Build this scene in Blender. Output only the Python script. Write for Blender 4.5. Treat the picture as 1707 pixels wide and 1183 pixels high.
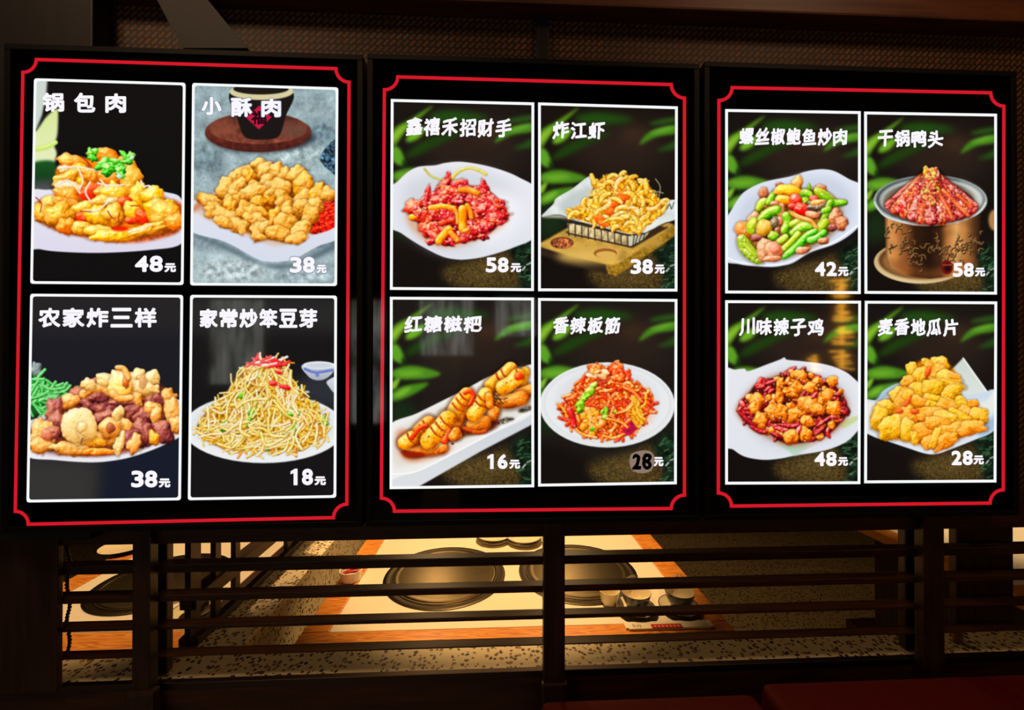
import bpy, bmesh, math, random
import numpy as np
from mathutils import Vector, Matrix

for _o in list(bpy.data.objects):
    bpy.data.objects.remove(_o)
SC = bpy.context.scene
COL = SC.collection

# ------------------------------------------------------------------ camera
W, H, F = 1707, 1183, 698.0           # frame and focal length in pixels
YAW, PIT = math.radians(2.55), math.radians(0.313)
EYE = Vector((0.0, 0.0, 1.38))
cam_d = bpy.data.cameras.new('camera'); cam_d.sensor_width = 36.0; cam_d.lens = F / W * 36.0
cam_d.clip_start = 0.02
cam = bpy.data.objects.new('camera', cam_d); COL.objects.link(cam)
cam.location = EYE; cam.rotation_euler = (math.pi / 2 + PIT, 0, -YAW)
SC.camera = cam

# ------------------------------------------------------------------ world, lamps, exposure
wd = bpy.data.worlds.new('world'); SC.world = wd; wd.use_nodes = True
wd.node_tree.nodes['Background'].inputs[0].default_value = (0.05, 0.035, 0.025, 1)
wd.node_tree.nodes['Background'].inputs[1].default_value = 0.2
SC.view_settings.view_transform = 'Standard'; SC.view_settings.look = 'None'
SC.view_settings.exposure = 0.0; SC.view_settings.gamma = 1.0
SC.view_settings.use_curve_mapping = False

def lamp(name, kind, loc, power, col, size=0.1, target=None, spot=None, blend=0.6):
    d = bpy.data.lights.new(name, kind); d.energy = power; d.color = col
    if kind == 'AREA': d.size = size
    else: d.shadow_soft_size = size
    if kind == 'SPOT': d.spot_size = math.radians(spot); d.spot_blend = blend
    o = bpy.data.objects.new(name, d); COL.objects.link(o); o.location = loc
    if target is not None:
        o.rotation_euler = (Vector(target) - Vector(loc)).to_track_quat('-Z', 'Y').to_euler()
    return o
WARM = (1.0, 0.60, 0.24)
lamp('table_lamp_centre', 'SPOT', (0.03, 1.43, 2.05), 108, WARM, 0.04, (0.03, 1.43, 0.75), 54, 0.36)
lamp('table_lamp_left', 'SPOT', (-1.02, 1.44, 2.05), 72, (1.0, .62, .28), 0.04, (-1.02, 1.44, 0.75), 55, 0.4)
lamp('table_lamp_right', 'SPOT', (1.95, 1.70, 2.05), 80, (1.0, .68, .34), 0.05, (1.98, 1.65, 0.75), 56, 0.7)
lamp('panel_glow_spot', 'SPOT', (-0.22, 0.52, 2.56), 4.0, (1.0, .62, .28), 0.03, (-0.24, 0.80, 1.95), 62, 0.9)  # added spot, its wash on the woven panel stands in for flare glow
lamp('rear_fill', 'AREA', (1.0, 2.3, 2.58), 0.5, WARM, 0.4)  # invented weak fill for the space behind the partition
for _x in (-0.47, 0.52):
    lamp('cooker_glint_light', 'AREA', (_x, 3.3, 2.05), 4.5, WARM, 0.10, (_x * .35, 1.1, 0.75))  # unseen lights added so the steel cooker lids catch a glint
lamp('front_fill_left', 'AREA', (-0.9, 0.12, 2.58), 5.0, (1.0, .62, .36), 0.3)  # added warm fill that lifts the slats and front woodwork
lamp('front_fill_right', 'AREA', (0.9, 0.12, 2.58), 3.0, (1.0, .58, .32), 0.3)  # right half of the same added front fill

# ------------------------------------------------------------------ pixel <-> place
_cy, _sy = math.cos(YAW), math.sin(YAW); _cp, _sp = math.cos(PIT), math.sin(PIT)
def ray(px, py):
    x = (np.asarray(px, float) - 853.5) / F; z = -(np.asarray(py, float) - 591.5) / F
    y = np.ones_like(x + z); x = x + 0 * y; z = z + 0 * y
    y2 = _cp * y - _sp * z; z2 = _sp * y + _cp * z
    return np.stack([_cy * x + _sy * y2, -_sy * x + _cy * y2, z2], -1)
def on_y(px, py, Y):                  # where a photo point lies on the vertical plane y = Y
    r = ray(px, py); t = Y / r[..., 1]
    p = r * t[..., None]; p[..., 2] += EYE.z
    return p
def on_z(px, py, Z):                  # the same on the horizontal plane z = Z
    r = ray(px, py); t = (Z - EYE.z) / r[..., 2]
    p = r * t[..., None]; p[..., 2] += EYE.z
    return p

# ------------------------------------------------------------------ materials
def lin(c):
    c = np.asarray(c, float) / 255.0
    return np.where(c <= .04045, c / 12.92, ((c + .055) / 1.055) ** 2.4)
def rgba(c): return tuple(float(v) for v in lin(c)) + (1.0,)
def new_mat(name):
    m = bpy.data.materials.new(name); m.use_nodes = True
    return m, m.node_tree.nodes, m.node_tree.links, m.node_tree.nodes['Principled BSDF']
def plain(name, col, rough=.5, metal=0.0, spec=.5, noise=0.0, scale=20, bump=0.0, emit=None, es=1.0):
    m, N, L, P = new_mat(name)
    P.inputs['Base Color'].default_value = rgba(col); P.inputs['Roughness'].default_value = rough
    P.inputs['Metallic'].default_value = metal; P.inputs['Specular IOR Level'].default_value = spec
    tc = N.new('ShaderNodeTexCoord'); nz = N.new('ShaderNodeTexNoise'); nz.inputs['Scale'].default_value = scale
    nz.inputs['Detail'].default_value = 4
    L.new(tc.outputs['Object'], nz.inputs['Vector'])
    if noise:
        mx = N.new('ShaderNodeMix'); mx.data_type = 'RGBA'; mx.blend_type = 'MULTIPLY'
        mx.inputs['Factor'].default_value = noise; mx.inputs['A'].default_value = rgba(col)
        L.new(nz.outputs['Fac'], mx.inputs['B']); L.new(mx.outputs['Result'], P.inputs['Base Color'])
    if bump:
        b = N.new('ShaderNodeBump'); b.inputs['Strength'].default_value = bump; b.inputs['Distance'].default_value = .002
        L.new(nz.outputs['Fac'], b.inputs['Height']); L.new(b.outputs['Normal'], P.inputs['Normal'])
    if emit is not None:
        P.inputs['Emission Color'].default_value = rgba(emit); P.inputs['Emission Strength'].default_value = es
    return m
def wood(name, dark, light, axis='X', scale=7, rough=.4, stretch=12, contrast=(.3, .7), ring=0.0, bump=.25):
    m, N, L, P = new_mat(name)
    tc = N.new('ShaderNodeTexCoord'); mp = N.new('ShaderNodeMapping')
    s = {'X': (1, stretch, stretch), 'Y': (stretch, 1, stretch), 'Z': (stretch, stretch, 1)}[axis]
    mp.inputs['Scale'].default_value = s
    L.new(tc.outputs['Object'], mp.inputs['Vector'])
    nz = N.new('ShaderNodeTexNoise'); nz.inputs['Scale'].default_value = scale; nz.inputs['Detail'].default_value = 6
    nz.inputs['Distortion'].default_value = ring
    L.new(mp.outputs['Vector'], nz.inputs['Vector'])
    cr = N.new('ShaderNodeValToRGB'); cr.color_ramp.elements[0].position = contrast[0]; cr.color_ramp.elements[1].position = contrast[1]
    cr.color_ramp.elements[0].color = rgba(dark); cr.color_ramp.elements[1].color = rgba(light)
    L.new(nz.outputs['Fac'], cr.inputs['Fac']); L.new(cr.outputs['Color'], P.inputs['Base Color'])
    P.inputs['Roughness'].default_value = rough
    b = N.new('ShaderNodeBump'); b.inputs['Strength'].default_value = bump; b.inputs['Distance'].default_value = .001
    L.new(nz.outputs['Fac'], b.inputs['Height']); L.new(b.outputs['Normal'], P.inputs['Normal'])
    return m
def oak(name, dark, light):           # flame grained oak: stretched rings around an axis outside the board
    m, N, L, P = new_mat(name)
    tc = N.new('ShaderNodeTexCoord'); mp = N.new('ShaderNodeMapping'); mp.inputs['Scale'].default_value = (2.2, 26, 26)
    L.new(tc.outputs['Object'], mp.inputs['Vector'])
    nz = N.new('ShaderNodeTexNoise'); nz.inputs['Scale'].default_value = 1.6; nz.inputs['Detail'].default_value = 3
    L.new(mp.outputs['Vector'], nz.inputs['Vector'])
    ad = N.new('ShaderNodeVectorMath'); ad.operation = 'MULTIPLY_ADD'; ad.inputs[1].default_value = (3, 3, 3)
    L.new(nz.outputs['Color'], ad.inputs[0]); L.new(mp.outputs['Vector'], ad.inputs[2])
    wv = N.new('ShaderNodeTexWave'); wv.wave_type = 'RINGS'; wv.rings_direction = 'SPHERICAL'; wv.inputs['Scale'].default_value = 1.5
    wv.inputs['Distortion'].default_value = 2.5; wv.inputs['Detail'].default_value = 3
    L.new(ad.outputs[0], wv.inputs['Vector'])
    cr = N.new('ShaderNodeValToRGB'); cr.color_ramp.elements[0].color = rgba(dark); cr.color_ramp.elements[1].color = rgba(light)
    cr.color_ramp.elements[0].position = .1; cr.color_ramp.elements[1].position = .7
    L.new(wv.outputs['Color'], cr.inputs['Fac']); L.new(cr.outputs['Color'], P.inputs['Base Color'])
    P.inputs['Roughness'].default_value = .35
    return m
def terrazzo(name, base, chips, scale):
    m, N, L, P = new_mat(name)
    tc = N.new('ShaderNodeTexCoord')
    nz = N.new('ShaderNodeTexNoise'); nz.inputs['Scale'].default_value = scale * .9; nz.inputs['Detail'].default_value = 3
    L.new(tc.outputs['Object'], nz.inputs['Vector'])
    ad = N.new('ShaderNodeVectorMath'); ad.operation = 'MULTIPLY_ADD'; k = .9 / scale; ad.inputs[1].default_value = (k, k, k)
    L.new(nz.outputs['Color'], ad.inputs[0]); L.new(tc.outputs['Object'], ad.inputs[2])
    vo = N.new('ShaderNodeTexVoronoi'); vo.inputs['Scale'].default_value = scale
    L.new(ad.outputs[0], vo.inputs['Vector'])
    sp = N.new('ShaderNodeSeparateColor'); L.new(vo.outputs['Color'], sp.inputs['Color'])
    cr = N.new('ShaderNodeValToRGB'); cr.color_ramp.interpolation = 'CONSTANT'
    els = cr.color_ramp.elements; els[0].position = 0; els[0].color = rgba(base); els[1].position = .30; els[1].color = rgba(chips[0])
    for i, c in enumerate(chips[1:]):
        e = els.new(.55 + .14 * i); e.color = rgba(c)
    L.new(sp.outputs['Red'], cr.inputs['Fac'])
    lt = N.new('ShaderNodeMath'); lt.operation = 'LESS_THAN'; lt.inputs[1].default_value = .42
    L.new(vo.outputs['Distance'], lt.inputs[0])
    mx = N.new('ShaderNodeMix'); mx.data_type = 'RGBA'; mx.inputs['A'].default_value = rgba(base)
    L.new(lt.outputs[0], mx.inputs['Factor']); L.new(cr.outputs['Color'], mx.inputs['B'])
    L.new(mx.outputs['Result'], P.inputs['Base Color']); P.inputs['Roughness'].default_value = .4
    return m
def weave(name, dark, light):          # woven bamboo matting, diagonal strips over and under
    m, N, L, P = new_mat(name)
    tc = N.new('ShaderNodeTexCoord'); mp = N.new('ShaderNodeMapping'); mp.inputs['Rotation'].default_value = (0, math.radians(45), 0)
    L.new(tc.outputs['Object'], mp.inputs['Vector'])
    br = N.new('ShaderNodeTexBrick'); br.inputs['Scale'].default_value = 28; br.inputs['Mortar Size'].default_value = .06
    br.inputs['Color1'].default_value = rgba(dark); br.inputs['Color2'].default_value = rgba(light); br.inputs['Mortar'].default_value = rgba((50, 30, 14))
    sx = N.new('ShaderNodeSeparateXYZ'); cx = N.new('ShaderNodeCombineXYZ')
    L.new(mp.outputs['Vector'], sx.inputs[0]); L.new(sx.outputs['X'], cx.inputs['X']); L.new(sx.outputs['Z'], cx.inputs['Y'])
    L.new(cx.outputs[0], br.inputs['Vector'])
    nz = N.new('ShaderNodeTexNoise'); nz.inputs['Scale'].default_value = 9; L.new(tc.outputs['Object'], nz.inputs['Vector'])
    mx = N.new('ShaderNodeMix'); mx.data_type = 'RGBA'; mx.blend_type = 'MULTIPLY'; mx.inputs['Factor'].default_value = .7
    L.new(br.outputs['Color'], mx.inputs['A']); L.new(nz.outputs['Fac'], mx.inputs['B'])
    L.new(mx.outputs['Result'], P.inputs['Base Color']); P.inputs['Roughness'].default_value = .6
    b = N.new('ShaderNodeBump'); b.inputs['Strength'].default_value = .5; b.inputs['Distance'].default_value = .002
    L.new(br.outputs['Fac'], b.inputs['Height']); b.invert = True; L.new(b.outputs['Normal'], P.inputs['Normal'])
    return m

M = {}
M['black_frame'] = plain('black metal', (16, 15, 16), .3, 0, .5, .3)
M['rim'] = plain('matt black rim', (9, 8, 8), .6, 0, .2)
M['sheet'] = plain('black acrylic face', (5, 4, 5), .05, 0, .5)
M['dark_wood'] = wood('dark stained wood', (46, 24, 12), (84, 48, 25), 'X', rough=.38)
M['dark_wood_z'] = wood('dark stained wood upright', (40, 23, 12), (70, 42, 22), 'Z', rough=.4)
M['dark_wood_y'] = wood('dark stained wood lengthways', (36, 20, 10), (64, 38, 20), 'Y', rough=.4)
M['black_wood'] = wood('black stained wood', (9, 6, 4), (20, 13, 8), 'Z', rough=.6)
M['beam'] = wood('brown beam', (70, 36, 16), (118, 66, 30), 'X', 5, .5)
M['oak'] = oak('orange oak edging', (186, 108, 34), (222, 146, 62))
M['laminate'] = plain('cream laminate', (236, 226, 205), .45, 0, .4, .06, 6)
M['terrazzo'] = terrazzo('terrazzo ledge', (222, 206, 170), [(60, 38, 26), (150, 96, 66), (105, 80, 60)], 105)
M['terrazzo_floor'] = terrazzo('terrazzo floor', (196, 178, 138), [(56, 42, 28), (120, 88, 60), (90, 74, 52), (180, 160, 122)], 85)
M['weave'] = weave('woven bamboo', (150, 98, 48), (122, 78, 38))
M['plaster'] = plain('dark brown plaster', (52, 36, 26), .8, 0, .2, .4, 8)
M['steel'] = plain('brushed steel', (128, 114, 86), .33, 1.0, .5, .25, 60)
M['steel_dark'] = plain('dark steel ring', (70, 62, 50), .4, 1.0, .5, .2, 50)
M['trim'] = plain('bronze trim', (92, 80, 74), .4, 1.0)
M['red_vinyl'] = plain('red bench leatherette', (104, 5, 4), .7, 0, .25, .3, 30, .2)
M['cream_china'] = plain('cream glazed china', (240, 226, 190), .18, 0, .5, .05)
M['black_china'] = plain('black glazed china', (20, 17, 15), .15, 0, .5)
M['white_china'] = plain('white china', (238, 232, 215), .2, 0, .5)
M['paper'] = plain('white paper', (236, 226, 205), .7, 0, .2, .08)
M['red_print'] = plain('red print', (190, 22, 20), .6)
M['pink_print'] = plain('pale print marks', (250, 190, 150), .6)
M['pink_red'] = plain('pink red wrapper', (205, 60, 66), .4, 0, .5, .3, 60)
M['bead'] = plain('dark wooden bead', (38, 22, 14), .35)
M['pole'] = wood('bamboo pole', (120, 70, 24), (165, 104, 44), 'Z', 6, .35)
M['film'], _N, _L, _P = new_mat('clear plastic film')
_P.inputs['Base Color'].default_value = (1, 1, 1, 1); _P.inputs['Roughness'].default_value = .08
_P.inputs['Alpha'].default_value = .07; _P.inputs['Specular IOR Level'].default_value = .35

# ------------------------------------------------------------------ meshes
class MB:                              # collects shapes, builds one mesh object
    def __init__(s): s.bm = bmesh.new()
    def box(s, x0, x1, y0, y1, z0, z1, bev=0.0, seg=2):
        b = bmesh.new(); bmesh.ops.create_cube(b, size=1.0)
        for v in b.verts:
            v.co = Vector(((x0 + x1) / 2 + v.co.x * (x1 - x0), (y0 + y1) / 2 + v.co.y * (y1 - y0), (z0 + z1) / 2 + v.co.z * (z1 - z0)))
        if bev > 0: bmesh.ops.bevel(b, geom=b.edges[:], offset=bev, segments=seg, affect='EDGES', profile=.6)
        s._add(b); return s
    def _add(s, b):
        me = bpy.data.meshes.new('tmp'); b.to_mesh(me); b.free(); s.bm.from_mesh(me); bpy.data.meshes.remove(me)
    def lathe(s, prof, c, n=48):       # prof: (radius, z); closed at r = 0
        rings = []
        for r, z in prof:
            if r < 1e-6: rings.append([s.bm.verts.new((c[0], c[1], c[2] + z))])
            else: rings.append([s.bm.verts.new((c[0] + r * math.cos(2 * math.pi * k / n), c[1] + r * math.sin(2 * math.pi * k / n), c[2] + z)) for k in range(n)])
        for a, b in zip(rings, rings[1:]):
            for k in range(n):
                k2 = (k + 1) % n
                if len(a) == 1 and len(b) == 1: continue
                if len(a) == 1: f = [a[0], b[k], b[k2]]
                elif len(b) == 1: f = [a[k2], a[k], b[0]]
                else: f = [a[k2], a[k], b[k], b[k2]]
                s.bm.faces.new(f)
        return s
    def tube(s, pts, r, n=8):
        pts = [Vector(p) for p in pts]; prev = None
        for i, p in enumerate(pts):
            t = (pts[min(i + 1, len(pts) - 1)] - pts[max(i - 1, 0)]).normalized()
            u = t.orthogonal().normalized(); w = t.cross(u)
            if prev is not None:
                u = (prev - t * prev.dot(t)).normalized(); w = t.cross(u)
            prev = u
            rr = r[i] if isinstance(r, (list, tuple)) else r
            ring = [s.bm.verts.new(p + (u * math.cos(2 * math.pi * k / n) + w * math.sin(2 * math.pi * k / n)) * rr) for k in range(n)]
            if i:
                for k in range(n): s.bm.faces.new([last[k], last[(k + 1) % n], ring[(k + 1) % n], ring[k]])
            else: s.bm.faces.new(ring[::-1])
            last = ring
        s.bm.faces.new(last); return s
    def prism(s, poly, y0, y1):        # polygon of (x, z) pushed from y0 to y1
        a = [s.bm.verts.new((x, y0, z)) for x, z in poly]; b = [s.bm.verts.new((x, y1, z)) for x, z in poly]
        n = len(a); s.bm.faces.new(a); s.bm.faces.new(b[::-1])
        for k in range(n): s.bm.faces.new([a[k], b[k], b[(k + 1) % n], a[(k + 1) % n]])
        return s
    def build(s, name, mat, parent=None, smooth=False, xf=None):
        bmesh.ops.recalc_face_normals(s.bm, faces=s.bm.faces[:])
        if xf is not None: s.bm.transform(xf)
        off = world_loc(parent) if parent else None
        if off is None:                # top-level: origin at the base of the shape
            xs = [v.co for v in s.bm.verts]
            lo = Vector((min(v.x for v in xs), min(v.y for v in xs), min(v.z for v in xs))); hi = Vector((max(v.x for v in xs), max(v.y for v in xs), lo.z))
            org = (lo + hi) / 2
        else: org = off
        for v in s.bm.verts: v.co -= org
        me = bpy.data.meshes.new(name); s.bm.to_mesh(me); s.bm.free()
        if smooth:
            for p in me.polygons: p.use_smooth = True
            me.set_sharp_from_angle(angle=math.radians(40))
        me.materials.append(mat)
        o = bpy.data.objects.new(name, me); COL.objects.link(o)
        if parent: o.parent = parent
        else: o.location = org
        return o
def world_loc(o):
    l = Vector((0, 0, 0))
    while o is not None: l = l + o.location; o = o.parent
    return l
def raw(name, V, Fc, mat, parent=None, colors=None):
    V = np.asarray(V, float)
    if parent is not None: V = V - np.array(world_loc(parent))
    me = bpy.data.meshes.new(name)
    Fc = [np.asarray(Fc)] if isinstance(Fc, np.ndarray) else Fc
    if len(Fc) == 1 and isinstance(Fc[0], np.ndarray):
        f = Fc[0]; k = f.shape[1]
        me.vertices.add(len(V)); me.vertices.foreach_set('co', V.astype('f4').ravel())
        me.loops.add(f.size); me.loops.foreach_set('vertex_index', f.astype('i4').ravel())
        me.polygons.add(len(f)); me.polygons.foreach_set('loop_start', np.arange(0, f.size, k, dtype='i4'))
        me.update(calc_edges=True); me.validate()
    else: me.from_pydata(V.tolist(), [], [list(map(int, f)) for f in Fc])
    if colors is not None:
        at = me.color_attributes.new('print', 'FLOAT_COLOR', 'POINT')
        at.data.foreach_set('color', colors.astype('f4').ravel())
    me.materials.append(mat)
    o = bpy.data.objects.new(name, me); COL.objects.link(o)
    if parent is not None: o.parent = parent
    return o
def empty(name, loc):
    o = bpy.data.objects.new(name, None); COL.objects.link(o); o.location = loc; o.empty_display_size = .05
    return o
def tag(o, label, cat, group=None):
    o['label'] = label; o['category'] = cat
    if group: o['group'] = group
    return o
def struct(o, label=None, cat=None):
    o['kind'] = 'structure'
    if label: o['label'] = label
    if cat: o['category'] = cat
    return o

# ------------------------------------------------------------------ printing the dish pictures
# Each picture on the lightboxes is a flat back-lit print.  It is drawn here as a fine mosaic and
# becomes a flat sheet of small faces with the ink colour stored on its vertices.
S = 2                                   # drawing samples per photo pixel
rng = np.random.default_rng(5)
def _noise(n=768):
    out = {}
    fx = np.fft.fftfreq(n)[:, None]; fy = np.fft.fftfreq(n)[None]
    for s in (1.2, 2.5, 5, 10, 22):
        g = np.exp(-2 * (math.pi * s) ** 2 * (fx ** 2 + fy ** 2))
        a = np.fft.ifft2(np.fft.fft2(rng.standard_normal((n, n))) * g).real
        out[s] = (a / a.std()).astype('f4')
    return out
NZ = _noise()
def nz(s, h, w, seed):
    r = np.random.default_rng(int(seed)); a = NZ[s]; n = a.shape[0]
    y, x = r.integers(0, n, 2)
    return np.take(np.take(a, np.arange(y, y + h) % n, 0), np.arange(x, x + w) % n, 1)
def blur1(a, r):
    r = int(round(r))
    if r < 1: return a
    for _ in range(2):
        for ax in (0, 1):
            p = [(0, 0)] * a.ndim; p[ax] = (r + 1, r)
            c = np.cumsum(np.pad(a, p, mode='edge'), ax)
            n = a.shape[ax]
            hi = np.take(c, np.arange(2 * r + 1, 2 * r + 1 + n), ax); lo = np.take(c, np.arange(0, n), ax)
            a = (hi - lo) / (2 * r + 1)
    return a
def smooth_poly(p, closed=True, n=6):
    p = np.asarray(p, float); k = len(p); out = []
    for i in range(k if closed else k - 1):
        if closed: a, b, c, d = p[(i - 1) % k], p[i], p[(i + 1) % k], p[(i + 2) % k]
        else: a, b, c, d = p[max(i - 1, 0)], p[i], p[i + 1], p[min(i + 2, k - 1)]
        for t in np.arange(n) / n:
            out.append(.5 * (2 * b + (c - a) * t + (2 * a - 5 * b + 4 * c - d) * t * t + (3 * b - a - 3 * c + d) * t ** 3))
    if not closed: out.append(p[-1])
    return np.array(out)
def ramp(t, pal):
    pal = np.asarray(pal, float); n = len(pal) - 1
    t = np.clip(t, 0, .9999) * n; i = t.astype(int); f = (t - i)[..., None]
    return pal[i] * (1 - f) + pal[i + 1] * f
LIGHT = np.array([-.42, -.62, .66]); LIGHT /= np.linalg.norm(LIGHT)
def shade(hgt, k=1.0):
    gy, gx = np.gradient(hgt); n = np.sqrt(1 + k * k * (gx * gx + gy * gy))
    d = (-k * gx * LIGHT[0] - k * gy * LIGHT[1] + LIGHT[2]) / n
    hz = (-k * gx * LIGHT[0] * .5 - k * gy * LIGHT[1] * .5 + (LIGHT[2] + 1) * .5) / n / .91
    return np.clip(d, 0, 1), np.clip(hz, 0, 1)

class Pic:
    def __init__(s, quad, org, k, bg, seed):
        q = np.array(quad, float); s.quad = q; s.k = k; s.org = np.array(org, float)
        s.b = np.floor(q.min(0)) - 2; sz = np.ceil(q.max(0)) + 2 - s.b
        s.w, s.h = int(sz[0] * S), int(sz[1] * S)
        s.C = np.zeros((s.h, s.w, 3), 'f4') + np.array(bg, 'f4'); s.ID = np.zeros((s.h, s.w), 'i1')
        s.cur = 0; s.grow = 1.0; s.seed = seed * 1000; s.r = random.Random(seed)
    def nx(s): s.seed += 1; return s.seed
    def T(s, p): return ((np.asarray(p, float) / s.k + s.org) - s.b) * S
    def L(s, v): return v / s.k * S
    def win(s, lo, hi, pad=3):
        x0 = max(0, int(lo[0] - pad)); y0 = max(0, int(lo[1] - pad)); x1 = min(s.w, int(hi[0] + pad) + 1); y1 = min(s.h, int(hi[1] + pad) + 1)
        return (x0, y0, x1, y1) if x1 > x0 and y1 > y0 else None
    def mask(s, poly, w):
        x0, y0, x1, y1 = w; X = np.arange(x0, x1) + .5; acc = np.zeros((y1 - y0, x1 - x0), 'f4')
        P = np.asarray(poly); Q = np.roll(P, -1, 0)
        for oy in (.17, .5, .83):
            Y = np.arange(y0, y1) + oy
            for j, y in enumerate(Y):
                c = (P[:, 1] > y) != (Q[:, 1] > y)
                if not c.any(): continue
                xs = np.sort(P[c, 0] + (y - P[c, 1]) / (Q[c, 1] - P[c, 1]) * (Q[c, 0] - P[c, 0]))
                for a, b in zip(xs[::2], xs[1::2]): acc[j] += np.clip(X + .5 - a, 0, 1) * np.clip(b - X + .5, 0, 1)
        return np.clip(acc / 3, 0, 1)
    def put(s, w, m, col, idm=True):
        x0, y0, x1, y1 = w; c = s.C[y0:y1, x0:x1]; mm = m[..., None]
        c[:] = c * (1 - mm) + np.asarray(col, 'f4') * mm
        if idm and s.cur: s.ID[y0:y1, x0:x1][m > .5] = s.cur
    # flat or gently shaded area: blur softens its edge, tex adds grain
    def poly(s, pts, col, smooth=True, blur=0, tex=0, tsc=2.5, alpha=1.0, grad=None, idm=True):
        P = s.T(pts);  P = smooth_poly(P) if smooth else P
        b = s.L(blur); w = s.win(P.min(0), P.max(0), 3 + 3 * b)
        if w is None: return
        m = s.mask(P, w)
        if b > .7: m = blur1(m, b)
        c = np.zeros(m.shape + (3,), 'f4') + np.array(col, 'f4')
        if grad is not None:            # second colour towards the lower edge (a printed tonal change)
            t = np.linspace(0, 1, m.shape[0])[:, None, None]; c = c * (1 - t) + np.array(grad, 'f4') * t
        if tex: c = c * (1 + tex * .5 * (nz(tsc, *m.shape, s.nx()) + .6 * nz(1.2, *m.shape, s.nx())))[..., None]
        s.put(w, m * alpha, np.clip(c, 0, 255), idm)
    def ell(s, cx, cy, rx, ry, col, rot=0, **kw):
        t = np.linspace(0, 2 * math.pi, 48, endpoint=False); c, q = math.cos(math.radians(rot)), math.sin(math.radians(rot))
        x, y = rx * np.cos(t), ry * np.sin(t)
        s.poly(np.stack([cx + c * x - q * y, cy + q * x + c * y], 1), col, smooth=False, **kw)
    # one lump of food
    def lump(s, cx, cy, rx, ry, rot=0, pal=None, bump=.5, irr=.12, spec=.15, ao=.55, fine=.5, flat=1.0, sq=2.0):
        c0 = s.T((cx, cy)); rx, ry = s.L(rx * s.grow), s.L(ry * s.grow); R = max(rx, ry) * 1.45
        w = s.win(c0 - R, c0 + R)
        if w is None: return
        x0, y0, x1, y1 = w; Y, X = np.mgrid[y0:y1, x0:x1]; X = X + .5 - c0[0]; Y = Y + .5 - c0[1]
        a = math.radians(rot); u = (X * math.cos(a) + Y * math.sin(a)) / rx; v = (-X * math.sin(a) + Y * math.cos(a)) / ry
        th = np.arctan2(v, u); r = (np.abs(u) ** sq + np.abs(v) ** sq) ** (1 / sq)
        q = np.random.default_rng(s.nx()); d = 0
        for k in (2, 3, 4, 5, 7): d = d + q.normal() * np.sin(k * th + q.uniform(0, 6.3)) / k ** .5
        n5, n2, n1 = nz(5, *X.shape, s.nx()), nz(2.5, *X.shape, s.nx()), nz(1.2, *X.shape, s.nx())
        r = r / (1 + irr * .55 * d) + irr * .35 * n5 * np.clip(r, 0, 1)
        mn = min(rx, ry); m = np.clip((1 - r) * mn * .8 + .5, 0, 1)
        g = np.clip((1.26 - r) / .34, 0, 1) * ao
        cc = s.C[y0:y1, x0:x1]; cc *= (1 - (g * (1 - m))[..., None] * np.array([.5, .68, .8], 'f4'))
        h = np.clip(1.02 - np.clip(r, 0, 1.02) ** 2.4, 0, 1) ** .62 * mn * .62 * flat + bump * (n5 * .95 + n2 * .5) + fine * n1 * .28
        L, hz = shade(h)
        n10 = nz(10, *X.shape, s.nx()); t = .15 + .82 * L + .10 * n10 + .10 * n5 * bump + .04 * n1 * fine + q.uniform(-.05, .06) - .12 * np.clip(v / 1.0, -.5, 1) * (1 if abs(rot) < 46 else 0)
        col = ramp(t, pal); hu = np.clip(.5 * n10 + .6 * n5, -1, 1.6)[..., None]; col = col * (1 - hu * np.array([.02, .075, .14]) * min(bump * 1.4, 1)) + (np.clip(hz, 0, 1) ** 22 * 255 * spec)[..., None]
        s.put(w, m, np.clip(col, 0, 255))
    # a strip, stem, noodle, roll
    def strand(s, pts, hw, pal, bump=.2, spec=.1, ao=.4, taper=0.0, sm=True, fine=.3, cap=True):
        P = s.T(pts); P = smooth_poly(P, False, 5) if sm and len(P) > 2 else P
        hw = s.L(hw); w = s.win(P.min(0) - hw * 1.6, P.max(0) + hw * 1.6)
        if w is None: return
        x0, y0, x1, y1 = w; Y, X = np.mgrid[y0:y1, x0:x1]; X = X + .5; Y = Y + .5
        D = np.full(X.shape, 1e9); n = len(P) - 1
        for i in range(n):
            a, b = P[i], P[i + 1]; e = b - a; l2 = max(e @ e, 1e-6)
            t = np.clip(((X - a[0]) * e[0] + (Y - a[1]) * e[1]) / l2, 0, 1)
            wd = 1 - taper * abs(2 * ((i + t) / n) - 1) ** 2
            d = np.hypot(X - a[0] - t * e[0], Y - a[1] - t * e[1]) / (hw * wd)
            D = np.minimum(D, d)
        m = np.clip((1 - D) * hw + .5, 0, 1)
        g = np.clip((1.6 - D) / .6, 0, 1) * ao
        cc = s.C[y0:y1, x0:x1]; cc *= (1 - (g * (1 - m))[..., None] * np.array([.5, .68, .8], 'f4'))
        n2, n1 = nz(2.5, *X.shape, s.nx()), nz(1.2, *X.shape, s.nx())
        h = np.clip(1.03 - np.clip(D, 0, 1.03) ** 2.3, 0, 1) ** .6 * hw * .75 + bump * n2 + fine * .5 * n1
        L, hz = shade(h); t = .16 + .84 * L + .05 * n2 + .08 * nz(10, *X.shape, s.nx())
        col = ramp(t, pal) + (hz ** 26 * 255 * spec)[..., None]
        s.put(w, m, np.clip(col, 0, 255))
    def inside(s, poly, n):
        P = np.asarray(poly, float); lo, hi = P.min(0), P.max(0); out = []; Q = np.roll(P, -1, 0)
        while len(out) < n:
            x, y = s.r.uniform(lo[0], hi[0]), s.r.uniform(lo[1], hi[1])
            c = ((P[:, 1] > y) != (Q[:, 1] > y)) & (x < (Q[:, 0] - P[:, 0]) * (y - P[:, 1]) / (Q[:, 1] - P[:, 1] + 1e-9) + P[:, 0])
            if c.sum() % 2: out.append((x, y))
        return out
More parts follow.
